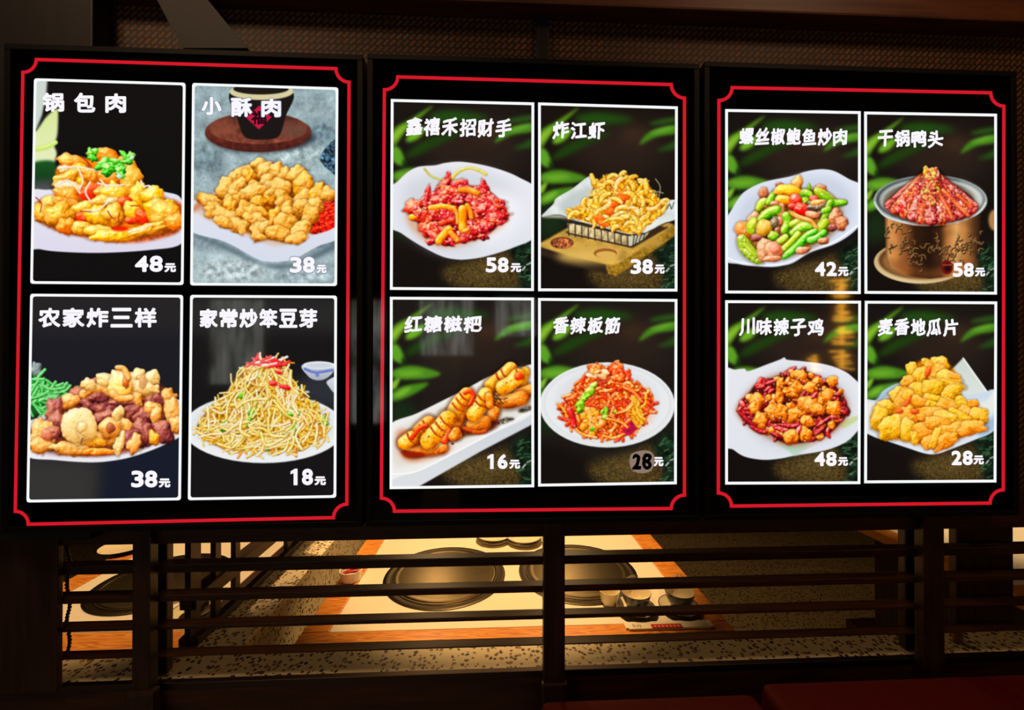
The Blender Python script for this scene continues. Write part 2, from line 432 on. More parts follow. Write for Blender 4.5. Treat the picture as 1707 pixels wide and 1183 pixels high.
    def heap(s, poly, n, rx, ry, pals, order=True, **kw):
        pts = s.inside(poly, n)
        if order: pts.sort(key=lambda p: p[1])
        for x, y in pts: s.lump(x, y, s.r.uniform(*rx), s.r.uniform(*ry), s.r.uniform(-90, 90), s.r.choice(pals), **kw)
    def shreds(s, poly, n, ln, hw, pals, ang=None, curl=.5, **kw):
        for x, y in s.inside(poly, n):
            a = math.radians(s.r.uniform(0, 180) if ang is None else ang(x, y) + s.r.gauss(0, 28)); l = s.r.uniform(*ln) / 2
            q = s.r.uniform(-curl, curl) * l; dx, dy = math.cos(a) * l, math.sin(a) * l
            s.strand([(x - dx, y - dy), (x - dy * q / l, y + dx * q / l), (x + dx, y + dy)], s.r.uniform(*hw), s.r.choice(pals), **kw)
    def dots(s, poly, n, r, cols):
        for x, y in s.inside(poly, n): s.ell(x, y, s.r.uniform(*r), s.r.uniform(*r), s.r.choice(cols))
    # final ink colours at photo pixels
    def sample(s, px, py):
        a = blur1(s.C, 1)
        f = blur1((s.ID == 2).astype('f4'), 1)[..., None]; a = a * (1 - f) + 255 * (np.clip(a, 0, 255) / 255) ** .86 * f
        l = (a @ np.array([.3, .59, .11], 'f4'))[..., None]; a = np.clip(l + (a - l) * (1 + .32 * f), 0, 255)
        x = np.clip((px - s.b[0]) * S - .5, 0, s.w - 1.001); y = np.clip((py - s.b[1]) * S - .5, 0, s.h - 1.001)
        i, j = x.astype(int), y.astype(int); fx, fy = (x - i)[..., None], (y - j)[..., None]
        return a[j, i] * (1 - fx) * (1 - fy) + a[j, i + 1] * fx * (1 - fy) + a[j + 1, i] * (1 - fx) * fy + a[j + 1, i + 1] * fx * fy

GOLD = [(110, 48, 8), (196, 112, 24), (238, 172, 62), (255, 222, 130)]
YEL = [(150, 70, 8), (230, 150, 20), (252, 200, 60), (255, 232, 140)]
AMBER = [(120, 40, 5), (205, 95, 18), (240, 150, 50), (255, 205, 120)]
REDS = [(110, 8, 6), (196, 30, 10), (228, 56, 20), (248, 130, 70)]
GREEN = [(10, 60, 10), (50, 150, 30), (95, 205, 60), (190, 245, 150)]
PALE = [(190, 140, 110), (245, 205, 180), (255, 235, 220), (255, 250, 245)]
WHITEC = (232, 231, 241)
BR_GOLD = [(116, 60, 14), (200, 124, 40), (236, 178, 84), (255, 224, 148)]
TAN = [(120, 55, 14), (205, 125, 50), (240, 175, 95), (255, 222, 160)]
CREAM = [(150, 95, 40), (225, 175, 100), (245, 212, 145), (255, 238, 195)]
MAROON = [(36, 10, 14), (98, 36, 34), (146, 70, 62), (205, 140, 120)]
SPROUT = [(120, 80, 10), (222, 184, 84), (248, 226, 138), (255, 250, 214)]
SPROUT2 = [(96, 56, 6), (200, 142, 26), (236, 192, 66), (252, 230, 140)]
CLAW = [(44, 2, 8), (150, 14, 22), (206, 34, 38), (250, 160, 140)]
CLAW2 = [(70, 6, 4), (190, 32, 16), (232, 70, 40), (255, 184, 150)]
ORANGE = [(150, 50, 5), (235, 120, 15), (255, 170, 40), (255, 225, 130)]
SHRIMP = [(150, 90, 10), (225, 165, 50), (252, 208, 96), (255, 238, 170)]
SHRIMPR = [(140, 50, 10), (225, 100, 30), (245, 145, 65), (255, 200, 130)]
ROLL = [(140, 55, 4), (225, 135, 22), (250, 178, 50), (255, 222, 130)]
ROLLD = [(90, 28, 4), (180, 84, 18), (222, 124, 40), (245, 175, 90)]
KIM = [(120, 18, 4), (214, 66, 18), (240, 112, 46), (255, 196, 140)]
KIM2 = [(120, 40, 5), (220, 110, 30), (248, 160, 70), (255, 215, 150)]
PEP = [(22, 60, 4), (72, 140, 14), (126, 190, 36), (205, 235, 120)]
PEP2 = [(70, 90, 8), (140, 170, 24), (186, 208, 60), (230, 240, 140)]
MEAT = [(70, 24, 12), (165, 84, 50), (216, 140, 96), (250, 205, 170)]
DARKM = [(18, 12, 10), (60, 44, 34), (110, 88, 66), (190, 170, 140)]
DUCK = [(52, 6, 10), (140, 32, 38), (196, 82, 78), (240, 168, 150)]
DUCK2 = [(60, 10, 4), (170, 50, 26), (218, 100, 60), (250, 185, 130)]
NUG = [(96, 30, 6), (196, 88, 20), (232, 136, 42), (255, 205, 120)]
CHILI = [(22, 2, 4), (88, 8, 14), (146, 18, 26), (226, 84, 78)]
CRUMB = [(140, 76, 6), (210, 146, 28), (242, 186, 62), (255, 226, 130)]
CRUMB2 = [(150, 60, 6), (214, 122, 26), (238, 160, 60), (255, 212, 120)]

def leaf_ground(p, fr):                 # the printed garden backdrop of the eight newer pictures
    ax, ay = (fr[2] - fr[0]) / 808.0, (fr[3] - fr[1]) / 1096.0
    m = lambda pts: [((x - 42) * ax + fr[0], (y - 72) * ay + fr[1]) for x, y in pts]
    P = lambda pts, col, b, **k: p.poly(m(pts), tuple(v * .9 for v in col), blur=b * 1.35, **k)
    P([(300, 200), (700, 200), (800, 420), (500, 520), (250, 420)], (46, 33, 26), 60)
    P([(520, 240), (640, 225), (700, 260), (560, 300)], (72, 48, 32), 30)
    P([(120, 395), (200, 320), (330, 270), (470, 245), (330, 320), (180, 395)], (32, 68, 14), 12)
    P([(270, 150), (400, 130), (600, 170), (450, 198), (280, 192)], (34, 82, 18), 14)
    P([(56, 240), (150, 180), (280, 100), (205, 175), (125, 250), (56, 340)], (96, 160, 26), 6)
    P([(56, 262), (130, 210), (110, 250), (56, 310)], (150, 205, 48), 7)
    P([(125, 300), (165, 245), (240, 225), (205, 285), (150, 312)], (120, 196, 36), 8)
    P([(50, 340), (92, 352), (122, 430), (105, 452), (50, 420)], (100, 178, 38), 7)
    P([(105, 430), (130, 430), (140, 560), (118, 570)], (18, 40, 14), 8)
    P([(56, 490), (150, 462), (250, 478), (325, 510), (250, 538), (100, 542), (56, 530)], (84, 150, 30), 7)
    P([(70, 500), (180, 490), (230, 508), (120, 525)], (120, 192, 44), 9)
    P([(50, 560), (95, 535), (75, 590), (50, 600)], (140, 206, 46), 5)
    P([(50, 620), (120, 580), (255, 562), (200, 612), (100, 662), (50, 668)], (78, 150, 28), 7)
    P([(60, 640), (110, 600), (160, 590), (100, 645)], (138, 205, 50), 8)
    P([(55, 700), (150, 680), (200, 800), (60, 860)], (24, 46, 22), 22)
    P([(628, 312), (690, 242), (835, 205), (850, 250), (730, 272), (645, 312)], (74, 142, 28), 7)
    P([(690, 250), (780, 215), (850, 212), (760, 248)], (112, 182, 48), 8)
    P([(690, 190), (760, 168), (845, 158), (845, 186), (720, 204)], (48, 92, 26), 9)
    P([(730, 352), (790, 318), (850, 285), (850, 340)], (40, 82, 24), 9)
    P([(42, 930), (320, 1010), (460, 1180), (42, 1180)], (20, 15, 13), 25)
    P([(330, 1050), (560, 980), (720, 940), (775, 1160), (440, 1165)], (80, 62, 28), 18, tex=.42, tsc=1.2)
    P([(420, 1060), (640, 1000), (700, 1060), (560, 1100)], (104, 82, 40), 30, tex=.36, tsc=1.2)
    P([(715, 930), (860, 860), (860, 1180), (775, 1170), (770, 1060)], (18, 38, 24), 14, tex=.5, tsc=5)
    q = p.r
    for i in range(22):
        x, y = q.uniform(745, 842), q.uniform(900, 1150); a = q.uniform(-.9, .2); l = q.uniform(14, 40)
        p.strand(m([(x, y), (x + l * math.cos(a), y + l * math.sin(a))]), q.uniform(3, 6), [(8, 24, 14), (30, 66, 36), (70, 112, 70)], ao=.1)
    p.strand(m([(785, 1052), (800, 1034)]), 4, [(200, 205, 200)] * 2, ao=0)
    p.strand(m([(808, 1022), (836, 1010)]), 3, [(190, 195, 190)] * 2, ao=0)

PICS = []
def pic(*a):
    p = Pic(*a); PICS.append(p); return p

# 1 -- crisp sweet and sour pork ------------------------------------------------
p = pic([(56.6, 130.3), (309.3, 137.8), (305.9, 475), (50.3, 472.8)], (30, 120), 3.1966, (13, 12, 14), 1)
p.poly([(60, 40), (157, 40), (152, 110), (128, 230), (100, 300), (60, 340)], (206, 216, 208), smooth=False, blur=4)
p.poly([(100, 310), (150, 240), (205, 195), (214, 215), (210, 330), (194, 390), (206, 430), (196, 478), (150, 492), (60, 488), (60, 340)], (216, 232, 150), blur=4, grad=(232, 238, 196))
p.strand([(92, 410), (150, 400), (200, 375)], 12, [(190, 225, 90), (215, 240, 130)], ao=.1)
p.poly([(60, 492), (194, 478), (184, 592), (60, 590)], (24, 92, 34), blur=6, grad=(12, 48, 20))
p.poly([(60, 590), (220, 590), (220, 660), (60, 660)], (78, 80, 84), blur=20)
p.cur = 1
p.poly([(60, 650), (180, 626), (480, 600), (700, 624), (790, 640), (868, 672), (890, 800), (868, 916), (700, 948), (450, 963), (240, 958), (120, 944), (60, 915)], WHITEC, grad=(222, 218, 236))
p.poly([(90, 700), (300, 650), (850, 690), (868, 830), (780, 880), (600, 910), (400, 888), (200, 842), (90, 770)], (214, 84, 24), blur=8, tex=.3, tsc=5)
p.poly([(200, 690), (700, 660), (800, 800), (420, 860), (240, 800)], (150, 22, 10), blur=18, tex=.5, tsc=5)
p.cur = 2; p.grow = 1.12
p.poly([(215, 500), (300, 450), (420, 470), (480, 430), (600, 480), (660, 600), (760, 650), (860, 780), (780, 850), (560, 890), (300, 850), (110, 780), (130, 700), (220, 640), (200, 560)], (206, 116, 30), blur=5, tex=.25, tsc=10)
for a in [(475, 448, 56, 42, 10, AMBER), (300, 490, 74, 46, 15, AMBER), (250, 515, 38, 20, 0, CREAM), (330, 560, 52, 66, 20, YEL), (255, 570, 66, 36, -15, GOLD), (395, 555, 60, 34, 25, AMBER),
          (560, 500, 46, 50, 0, AMBER), (490, 560, 66, 40, 10, AMBER), (600, 575, 60, 96, 8, GOLD), (640, 655, 40, 66, 12, YEL), (280, 625, 78, 44, 15, CREAM), (260, 660, 66, 40, 20, AMBER), (385, 640, 56, 44, -10, REDS), (455, 640, 46, 30, 0, AMBER),
          (510, 640, 58, 48, 10, YEL), (720, 660, 58, 48, 20, YEL), (180, 700, 66, 36, -10, GOLD), (260, 700, 60, 32, 20, AMBER), (360, 722, 74, 30, -8, YEL), (450, 690, 58, 32, 0, GOLD), (500, 690, 34, 24, 0, CREAM),
          (570, 690, 36, 30, 0, REDS), (350, 775, 56, 32, 0, REDS), (420, 765, 58, 52, 10, YEL), (515, 762, 56, 54, 0, GOLD), (612, 745, 40, 58, -15, YEL), (675, 770, 46, 38, 0, REDS), (600, 790, 30, 20, 0, REDS), (760, 735, 80, 56, 20, YEL),
          (790, 770, 82, 70, 20, GOLD), (835, 800, 46, 44, 20, AMBER), (140, 755, 56, 46, 0, GOLD), (220, 762, 72, 62, 0, GOLD), (262, 825, 50, 44, 10, AMBER), (345, 836, 62, 34, 5, GOLD), (430, 850, 62, 38, 0, YEL), (530, 870, 120, 36, -3, YEL), (690, 840, 96, 28, -16, GOLD)]:
    p.lump(*a, bump=.75, irr=.15, spec=.22, fine=.3, ao=.42)
p.ell(545, 835, 46, 14, (200, 30, 12), blur=4)
for t in [[(218, 512), (320, 506), (432, 528)], [(318, 508), (345, 575), (328, 622)], [(210, 600), (275, 580), (330, 645)], [(425, 592), (500, 606), (565, 600)], [(440, 575), (480, 620)], [(385, 585), (360, 640), (392, 696)], [(350, 740), (420, 738), (482, 690)], [(655, 580), (672, 615)], [(670, 612), (700, 606), (716, 626)], [(590, 852), (650, 836), (712, 812)]]:
    p.strand(t, 4.5, PALE, ao=.3)
for t in [[(95, 668), (125, 700), (118, 745)], [(340, 455), (370, 480), (392, 505)], [(478, 740), (500, 775), (520, 782)], [(540, 750), (535, 790), (555, 800)], [(600, 712), (650, 712)], [(330, 740), (390, 745)]]:
    p.strand(t, 3, [(110, 20, 20), (170, 50, 40)], ao=.2)
for a in [(385, 430, 24, 20), (410, 422, 18, 14), (395, 458, 20, 18), (450, 490, 34, 26), (490, 512, 36, 30), (530, 498, 32, 26), (520, 475, 26, 16), (470, 535, 26, 16), (548, 520, 26, 20), (575, 455, 16, 34), (600, 450, 22, 24), (585, 478, 26, 16), (545, 550, 22, 16)]:
    p.lump(*a, p.r.uniform(-40, 40), GREEN, bump=.9, irr=.3, spec=.2)
p.lump(540, 556, 14, 12, 0, [(160, 200, 150), (240, 250, 240)], irr=.3); p.lump(606, 455, 12, 12, 0, [(140, 200, 150), (230, 250, 235)], irr=.3)

# 2 -- small crispy pork ---------------------------------------------------------
p = pic([(320.3, 138.1), (564, 145.6), (561.8, 476.6), (316.9, 475.6)], (310, 120), 3.1966, (150, 172, 178), 2)
p.poly([(0, 0), (927, 0), (927, 1183), (0, 1183)], (158, 180, 184), smooth=False, tex=.14, tsc=10, grad=(176, 193, 196))
p.poly([(0, 0), (927, 0), (927, 1183), (0, 1183)], (128, 152, 160), smooth=False, tex=.2, tsc=2.5, alpha=.3)
for a in [(90, 490, 120, 40, (104, 128, 138)), (700, 330, 120, 60, (104, 130, 142)), (120, 430, 90, 40, (120, 144, 150)), (600, 440, 200, 50, (170, 190, 192)), (690, 900, 130, 60, (104, 124, 132)), (120, 900, 90, 40, (120, 140, 148)), (250, 1060, 190, 60, (192, 206, 208)), (620, 1090, 200, 40, (168, 186, 192))]:
    p.ell(*a, blur=26, tex=.3, tsc=5, alpha=.8)
p.ell(400, 345, 285, 85, (40, 44, 50), blur=14)
p.ell(384, 322, 284, 105, (112, 44, 30), tex=.16, tsc=5, grad=(74, 28, 24))
p.ell(384, 300, 262, 84, (96, 44, 36), tex=.18, tsc=5, grad=(126, 62, 44))
p.ell(200, 300, 70, 44, (150, 84, 60), blur=20, alpha=.6)
p.ell(560, 310, 90, 40, (112, 74, 62), blur=14, alpha=.7)
p.poly([(244, 100), (560, 100), (530, 240), (500, 335), (450, 358), (350, 358), (306, 335), (275, 250)], (24, 20, 20), blur=1)
p.ell(402, 105, 170, 44, (216, 206, 158)); p.ell(400, 90, 148, 30, (26, 22, 20))
p.poly([(0, 0), (927, 0), (927, 60), (0, 40)], (150, 170, 176), smooth=False)
p.poly([(390, 178), (456, 240), (388, 306), (321, 244)], (196, 26, 66), smooth=False)
p.poly([(716, 470), (748, 400), (820, 360), (820, 560), (770, 528)], (58, 88, 110), tex=.8, tsc=2.5)
p.poly([(0, 850), (200, 915), (390, 1012), (460, 1024), (600, 1010), (820, 895), (820, 930), (600, 1030), (440, 1040), (200, 940)], (92, 112, 122), blur=10)
p.cur = 1
p.poly([(20, 705), (160, 640), (400, 560), (640, 610), (820, 700), (820, 872), (700, 930), (580, 994), (500, 1010), (440, 1010), (380, 996), (210, 905), (20, 842)], (232, 230, 240), grad=(214, 220, 236))
p.poly([(60, 715), (200, 640), (640, 640), (800, 760), (800, 800), (600, 905), (480, 926), (400, 905), (120, 790)], (222, 196, 176), blur=8)
p.poly([(20, 735), (90, 670), (150, 648), (110, 700), (20, 758)], (210, 130, 90), blur=10)
p.poly([(180, 700), (620, 640), (690, 760), (560, 850), (360, 830)], (110, 74, 46), blur=26)
p.cur = 2; p.grow = 1.16
p.poly([(110, 690), (180, 640), (200, 590), (300, 530), (390, 480), (460, 510), (600, 540), (650, 620), (740, 640), (690, 780), (580, 880), (400, 880), (250, 820), (140, 760)], (150, 84, 24), blur=5, tex=.3, tsc=10)
p.poly([(740, 690), (810, 665), (810, 808), (700, 862), (660, 848), (690, 770)], (196, 26, 16), tex=.9, tsc=2.5)
for i in range(60): p.lump(*p.inside([(740, 695), (800, 685), (800, 800), (700, 850), (672, 842), (695, 775)], 1)[0], 9, 7, 0, [(110, 6, 6), (205, 34, 20), (240, 90, 60)], irr=.3, ao=.3)
for a in [(290, 560, 84, 42, -32), (215, 620, 46, 52, 0), (300, 600, 70, 34, -30), (345, 550, 40, 34, 0), (395, 500, 34, 42, -10), (430, 535, 44, 46, 0), (480, 545, 44, 56, 20), (535, 570, 36, 60, -10), (595, 555, 46, 50, 30), (625, 610, 46, 66, 10),
          (620, 680, 40, 52, 20), (440, 600, 44, 52, -20), (490, 620, 62, 52, 20), (500, 672, 52, 40, 20), (445, 678, 34, 34, 30), (370, 605, 34, 24, 0), (345, 645, 76, 36, -20), (260, 680, 56, 36, -15), (235, 715, 34, 44, 0), (385, 690, 40, 26, 10),
          (135, 695, 62, 36, 15), (160, 745, 60, 40, 35), (225, 775, 74, 40, 30), (280, 815, 50, 40, 20), (200, 800, 50, 26, 25), (320, 735, 46, 44, 20), (370, 750, 56, 36, 20), (385, 800, 50, 42, 30), (390, 850, 44, 46, 0), (430, 830, 34, 34, 0),
          (600, 730, 66, 40, -25), (525, 740, 48, 44, 0), (480, 775, 36, 44, 0), (530, 800, 56, 48, 20), (495, 860, 68, 34, 12), (700, 650, 38, 56, 20), (690, 710, 40, 40, 0), (660, 770, 38, 56, 25), (615, 835, 56, 34, -30), (590, 885, 50, 28, -15), (755, 650, 34, 36, 0)]:
    p.lump(*a, p.r.choice([BR_GOLD, BR_GOLD, GOLD]), bump=1.15, irr=.17, spec=.05, fine=.6, ao=.55)
for a in [(450, 640, 16), (430, 520, 14), (330, 770, 18), (250, 640, 14), (620, 590, 16), (500, 690, 18), (350, 735, 16), (540, 735, 18), (400, 880, 16), (300, 840, 16)]:
    p.lump(a[0], a[1], a[2] * 1.4, a[2], p.r.uniform(-60, 60), [(170, 95, 30), (240, 178, 84), (255, 222, 140)], bump=.8, irr=.2, spec=.05, ao=.3)

# 3 -- farmhouse fried three ways -------------------------------------------------
p = pic([(50.3, 489.4), (305.3, 491.3), (301.5, 833.5), (44.1, 837.2)], (30, 480), 3.1966, (36, 34, 36), 3)
p.poly([(0, 240), (927, 240), (927, 660), (0, 660)], (26, 27, 34), smooth=False, blur=40)
p.poly([(430, 900), (927, 760), (927, 1183), (430, 1183)], (22, 27, 42), smooth=False, blur=40)
p.poly([(0, 900), (430, 930), (400, 1183), (0, 1183)], (52, 50, 50), smooth=False, blur=40)
p.lump(95, 440, 34, 44, 0, [(60, 70, 64), (130, 140, 134), (170, 178, 172)], irr=.25)
p.poly([(60, 470), (150, 500), (240, 560), (200, 640), (60, 660)], (18, 96, 30), blur=12)
for i in range(46):
    x, y = p.inside([(50, 480), (140, 500), (220, 540), (230, 600), (120, 640), (50, 640)], 1)[0]; a = math.radians(p.r.gauss(-20, 38)); l = p.r.uniform(40, 85)
    p.strand([(x - l * math.cos(a), y - l * math.sin(a)), (x + p.r.uniform(-10, 10), y + p.r.uniform(-14, 14)), (x + l * math.cos(a), y + l * math.sin(a))], p.r.uniform(6, 10), [(6, 70, 16), (40, 168, 60), (90, 220, 100), (170, 250, 170)], ao=.35)
for t in [[(170, 600), (250, 590), (318, 525)], [(150, 490), (200, 520), (240, 508)], [(70, 590), (150, 560), (200, 500)], [(200, 560), (250, 548), (280, 520)], [(85, 620), (120, 668)], [(130, 520), (180, 540), (250, 530)]]:
    p.strand(t, 7, [(20, 90, 30), (80, 205, 90), (160, 245, 160)])
p.cur = 1
p.poly([(40, 735), (100, 692), (300, 640), (750, 580), (850, 592), (900, 640), (880, 770), (780, 835), (620, 895), (500, 920), (380, 928), (200, 916), (40, 890)], (238, 236, 244))
p.poly([(60, 760), (300, 680), (760, 620), (860, 660), (850, 740), (700, 820), (520, 878), (350, 888), (130, 866)], (110, 50, 34), blur=14)
p.cur = 2; p.grow = 1.16
p.poly([(150, 700), (420, 520), (720, 500), (850, 640), (820, 770), (600, 870), (300, 880)], (104, 48, 34), blur=8, tex=.3, tsc=10)
for a in [(790, 590, 44, 50, 30, TAN), (825, 660, 40, 70, -12, TAN), (700, 565, 66, 34, 0, MAROON), (720, 610, 52, 44, 20, MAROON), (640, 545, 44, 44, 0, TAN), (635, 480, 46, 46, 0, CREAM), (708, 485, 48, 40, 0, CREAM), (660, 530, 80, 34, 10, CREAM), (420, 500, 40, 20, 0, MAROON), (330, 570, 46, 52, 20, MAROON), (270, 605, 56, 36, -20, TAN), (400, 610, 56, 44, 0, MAROON), (485, 630, 84, 52, 4, MAROON), (455, 690, 66, 28, -20, MAROON), (430, 575, 60, 30, 0, MAROON),
          (195, 650, 40, 60, 10, MAROON), (215, 730, 54, 70, 0, MAROON), (620, 605, 34, 52, 10, TAN), (612, 655, 42, 38, 0, MAROON), (680, 690, 66, 44, 10, MAROON), (840, 730, 34, 40, 0, TAN), (720, 640, 40, 34, 0, TAN), (735, 680, 24, 44, 10, TAN), (580, 740, 34, 46, 0, TAN), (130, 775, 64, 66, 0, TAN), (190, 770, 34, 34, 0, MAROON), (115, 840, 64, 34, 8, TAN), (660, 780, 52, 72, 25, MAROON), (775, 765, 44, 56, -15, MAROON), (725, 800, 26, 30, 0, GOLD), (600, 800, 50, 40, -30, MAROON),
          (290, 858, 96, 34, 3, TAN), (430, 800, 86, 32, 8, TAN), (400, 820, 60, 26, 10, GOLD), (620, 830, 32, 46, 25, TAN), (540, 825, 24, 56, 8, CREAM), (430, 872, 80, 18, 0, AMBER), (545, 610, 50, 20, 0, MAROON)]:
    p.lump(*a, bump=.8, irr=.2, spec=.14, fine=.5, ao=.55)
p.lump(325, 735, 84, 88, 10, CREAM, bump=.5, irr=.08, spec=.08, flat=.6)
p.strand([(330, 735), (315, 745), (320, 775), (345, 800)], 10, [(200, 150, 90), (235, 200, 140)], ao=.3); p.strand([(345, 800), (335, 830)], 4, [(120, 70, 30)] * 2, ao=.2)
p.lump(340, 740, 20, 26, 20, CREAM, ao=.5)
p.lump(490, 745, 54, 50, 0, TAN, bump=.6); p.lump(492, 745, 22, 26, 0, [(90, 36, 20), (150, 70, 40), (190, 110, 70)], ao=.2)
p.lump(535, 665, 26, 36, 25, CREAM); p.lump(150, 780, 26, 24, 0, [(130, 50, 30), (200, 110, 80), (235, 170, 140)], ao=.2)
p.strand([(350, 565), (400, 535), (450, 530), (500, 560)], 24, TAN, bump=.5); p.lump(375, 515, 36, 30, 0, CREAM); p.lump(480, 490, 52, 36, 10, CREAM)
p.lump(545, 520, 58, 74, 0, [(170, 95, 30), (240, 178, 80), (255, 215, 120), (255, 238, 190)], bump=.6, irr=.15); p.lump(575, 500, 17, 26, 0, [(140, 50, 20), (200, 100, 50), (230, 150, 90)], ao=.3)
p.strand([(505, 560), (540, 590), (600, 585)], 18, TAN); p.strand([(528, 424), (565, 432), (590, 480)], 16, TAN, taper=.2)
p.lump(665, 500, 18, 36, 0, [(180, 130, 80), (225, 180, 125)], ao=.3)

# 4 -- stir fried bean sprouts ----------------------------------------------------
p = pic([(316.9, 491.3), (561.8, 492.5), (560.5, 829.4), (313.1, 833.5)], (310, 480), 3.1966, (20, 19, 20), 4)
p.poly([(0, 40), (927, 40), (927, 240), (0, 240)], (38, 38, 38), smooth=False, blur=40)
p.poly([(600, 480), (860, 440), (860, 640), (600, 600)], (44, 46, 54), blur=40)
p.poly([(622, 408), (795, 402), (782, 450), (740, 485), (690, 490), (650, 468)], (214, 220, 232), grad=(166, 172, 186)); p.ell(708, 410, 84, 20, (238, 240, 244)); p.ell(708, 412, 72, 14, (206, 212, 222))
p.strand([(634, 430), (690, 448), (780, 436)], 7, [(70, 90, 170), (120, 140, 205)], ao=0); p.ell(700, 462, 10, 12, (110, 130, 200))
p.poly([(752, 495), (830, 470), (830, 590), (790, 560), (765, 530)], (222, 226, 236), grad=(170, 176, 190))
p.ell(645, 553, 14, 6, (200, 205, 215))
p.cur = 1
p.ell(414, 746, 430, 186, (236, 238, 240)); p.ell(414, 730, 400, 160, (226, 230, 232), blur=10); p.ell(414, 720, 330, 120, (206, 200, 176), blur=26)
p.cur = 2
MND = [(395, 395), (440, 380), (520, 400), (560, 470), (600, 530), (650, 590), (705, 650), (750, 720), (735, 790), (620, 850), (420, 868), (250, 858), (130, 826), (55, 755), (110, 660), (210, 560), (270, 470), (330, 415)]
p.poly(MND, (150, 100, 26), tex=.5, tsc=2.5, blur=3)
def mang(x, y): return 90 - (x - 420) / 320 * 60 * (1 if y < 700 else .5) + (0 if y < 720 else 60)
p.shreds(MND, 420, (50, 110), (4, 6), [SPROUT2, SPROUT2, SPROUT, [(120, 60, 10), (205, 125, 40), (235, 170, 80)]], ang=lambda x, y: p.r.uniform(0, 180), curl=.7, ao=.5)
p.shreds([(210, 580), (640, 560), (740, 720), (640, 840), (260, 850), (80, 740)], 60, (10, 20), (8, 12), [SPROUT2], ao=.4)
for a in [(205, 715, 14, 24), (190, 745, 24, 22), (290, 570, 30, 16), (392, 465, 10, 24), (375, 605, 22, 10), (340, 650, 22, 44), (360, 660, 24, 30), (335, 710, 14, 36), (560, 665, 40, 22), (590, 655, 34, 14), (575, 745, 20, 36), (500, 790, 26, 30), (450, 835, 36, 24), (730, 705, 28, 24), (745, 720, 16, 16), (500, 420, 30, 10)]:
    p.lump(*a, p.r.uniform(-50, 50), [(20, 60, 8), (70, 140, 24), (130, 205, 50), (200, 240, 140)], bump=.5, irr=.25)
p.shreds(MND, 170, (60, 140), (4.2, 6.6), [SPROUT, SPROUT, [(190, 150, 90), (245, 225, 170), (255, 248, 225)]], ang=mang, curl=.6, ao=.55)
for t in [[(170, 830), (260, 850), (325, 780), (290, 760)], [(250, 850), (300, 800), (320, 760)], [(400, 770), (430, 840), (520, 800)], [(215, 700), (225, 620), (260, 560)], [(440, 690), (450, 780), (530, 790)], [(300, 690), (290, 760), (340, 790)], [(470, 600), (540, 680), (600, 700)], [(450, 420), (480, 470), (495, 530)], [(270, 640), (330, 600), (430, 590)], [(560, 440), (560, 520), (600, 560)]]:
    p.strand(t, 7, SPROUT, ao=.6)
for a in [(465, 507, 26, 14), (525, 527, 36, 12), (495, 450, 24, 9)]: p.lump(*a, 15, [(110, 0, 10), (200, 20, 30), (235, 90, 90)], irr=.2)
for i in range(26):
    x, y = p.r.uniform(330, 520), p.r.uniform(375, 412); a = math.radians(p.r.gauss(-8, 22)); l = p.r.uniform(18, 46)
    p.strand([(x - l * math.cos(a), y - l * math.sin(a)), (x + l * math.cos(a), y + l * math.sin(a))], p.r.uniform(4, 7), [(110, 0, 8), (206, 18, 28), (240, 100, 100)] if i % 4 else PALE, ao=.4)
p.strand([(395, 355), (398, 380)], 5, PALE)

# 5 -- red chicken feet -----------------------------------------------------------
p = pic([(651.5, 164.9), (890.6, 170.7), (890, 484.9), (650, 482.9)], (640, 150), 3.4794, (24, 19, 17), 5)
leaf_ground(p, (42, 60, 870, 1160))
p.cur = 1
p.poly([(30, 585), (80, 530), (135, 478), (190, 448), (240, 440), (300, 436), (360, 422), (450, 416), (580, 436), (700, 470), (790, 510), (880, 570), (890, 700), (880, 845), (760, 910), (600, 962), (500, 980), (420, 982), (330, 962), (200, 895), (100, 830), (30, 780)], (236, 236, 242), grad=(224, 226, 236))
p.poly([(120, 560), (300, 480), (560, 480), (740, 560), (790, 680), (640, 850), (430, 930), (250, 890), (120, 760)], (212, 214, 222), blur=40)
p.poly([(560, 600), (800, 620), (780, 800), (560, 900)], (240, 241, 246), blur=40)
p.strand([(236, 458), (275, 500), (335, 522)], 7, [(180, 170, 70), (214, 206, 110)], ao=.1); p.strand([(385, 520), (440, 468), (500, 452), (560, 470), (590, 488)], 9, [(186, 164, 30), (222, 204, 80), (240, 230, 140)], ao=.15, taper=-.2)
p.poly([(130, 720), (400, 560), (700, 680), (690, 790), (450, 905), (260, 890)], (228, 160, 120), blur=14, alpha=.7)
p.cur = 2; p.grow = 1.12
p.poly([(140, 680), (230, 640), (280, 600), (350, 520), (460, 550), (590, 570), (700, 680), (690, 740), (600, 840), (450, 880), (300, 860), (200, 760)], (130, 20, 18), blur=5, tex=.4)
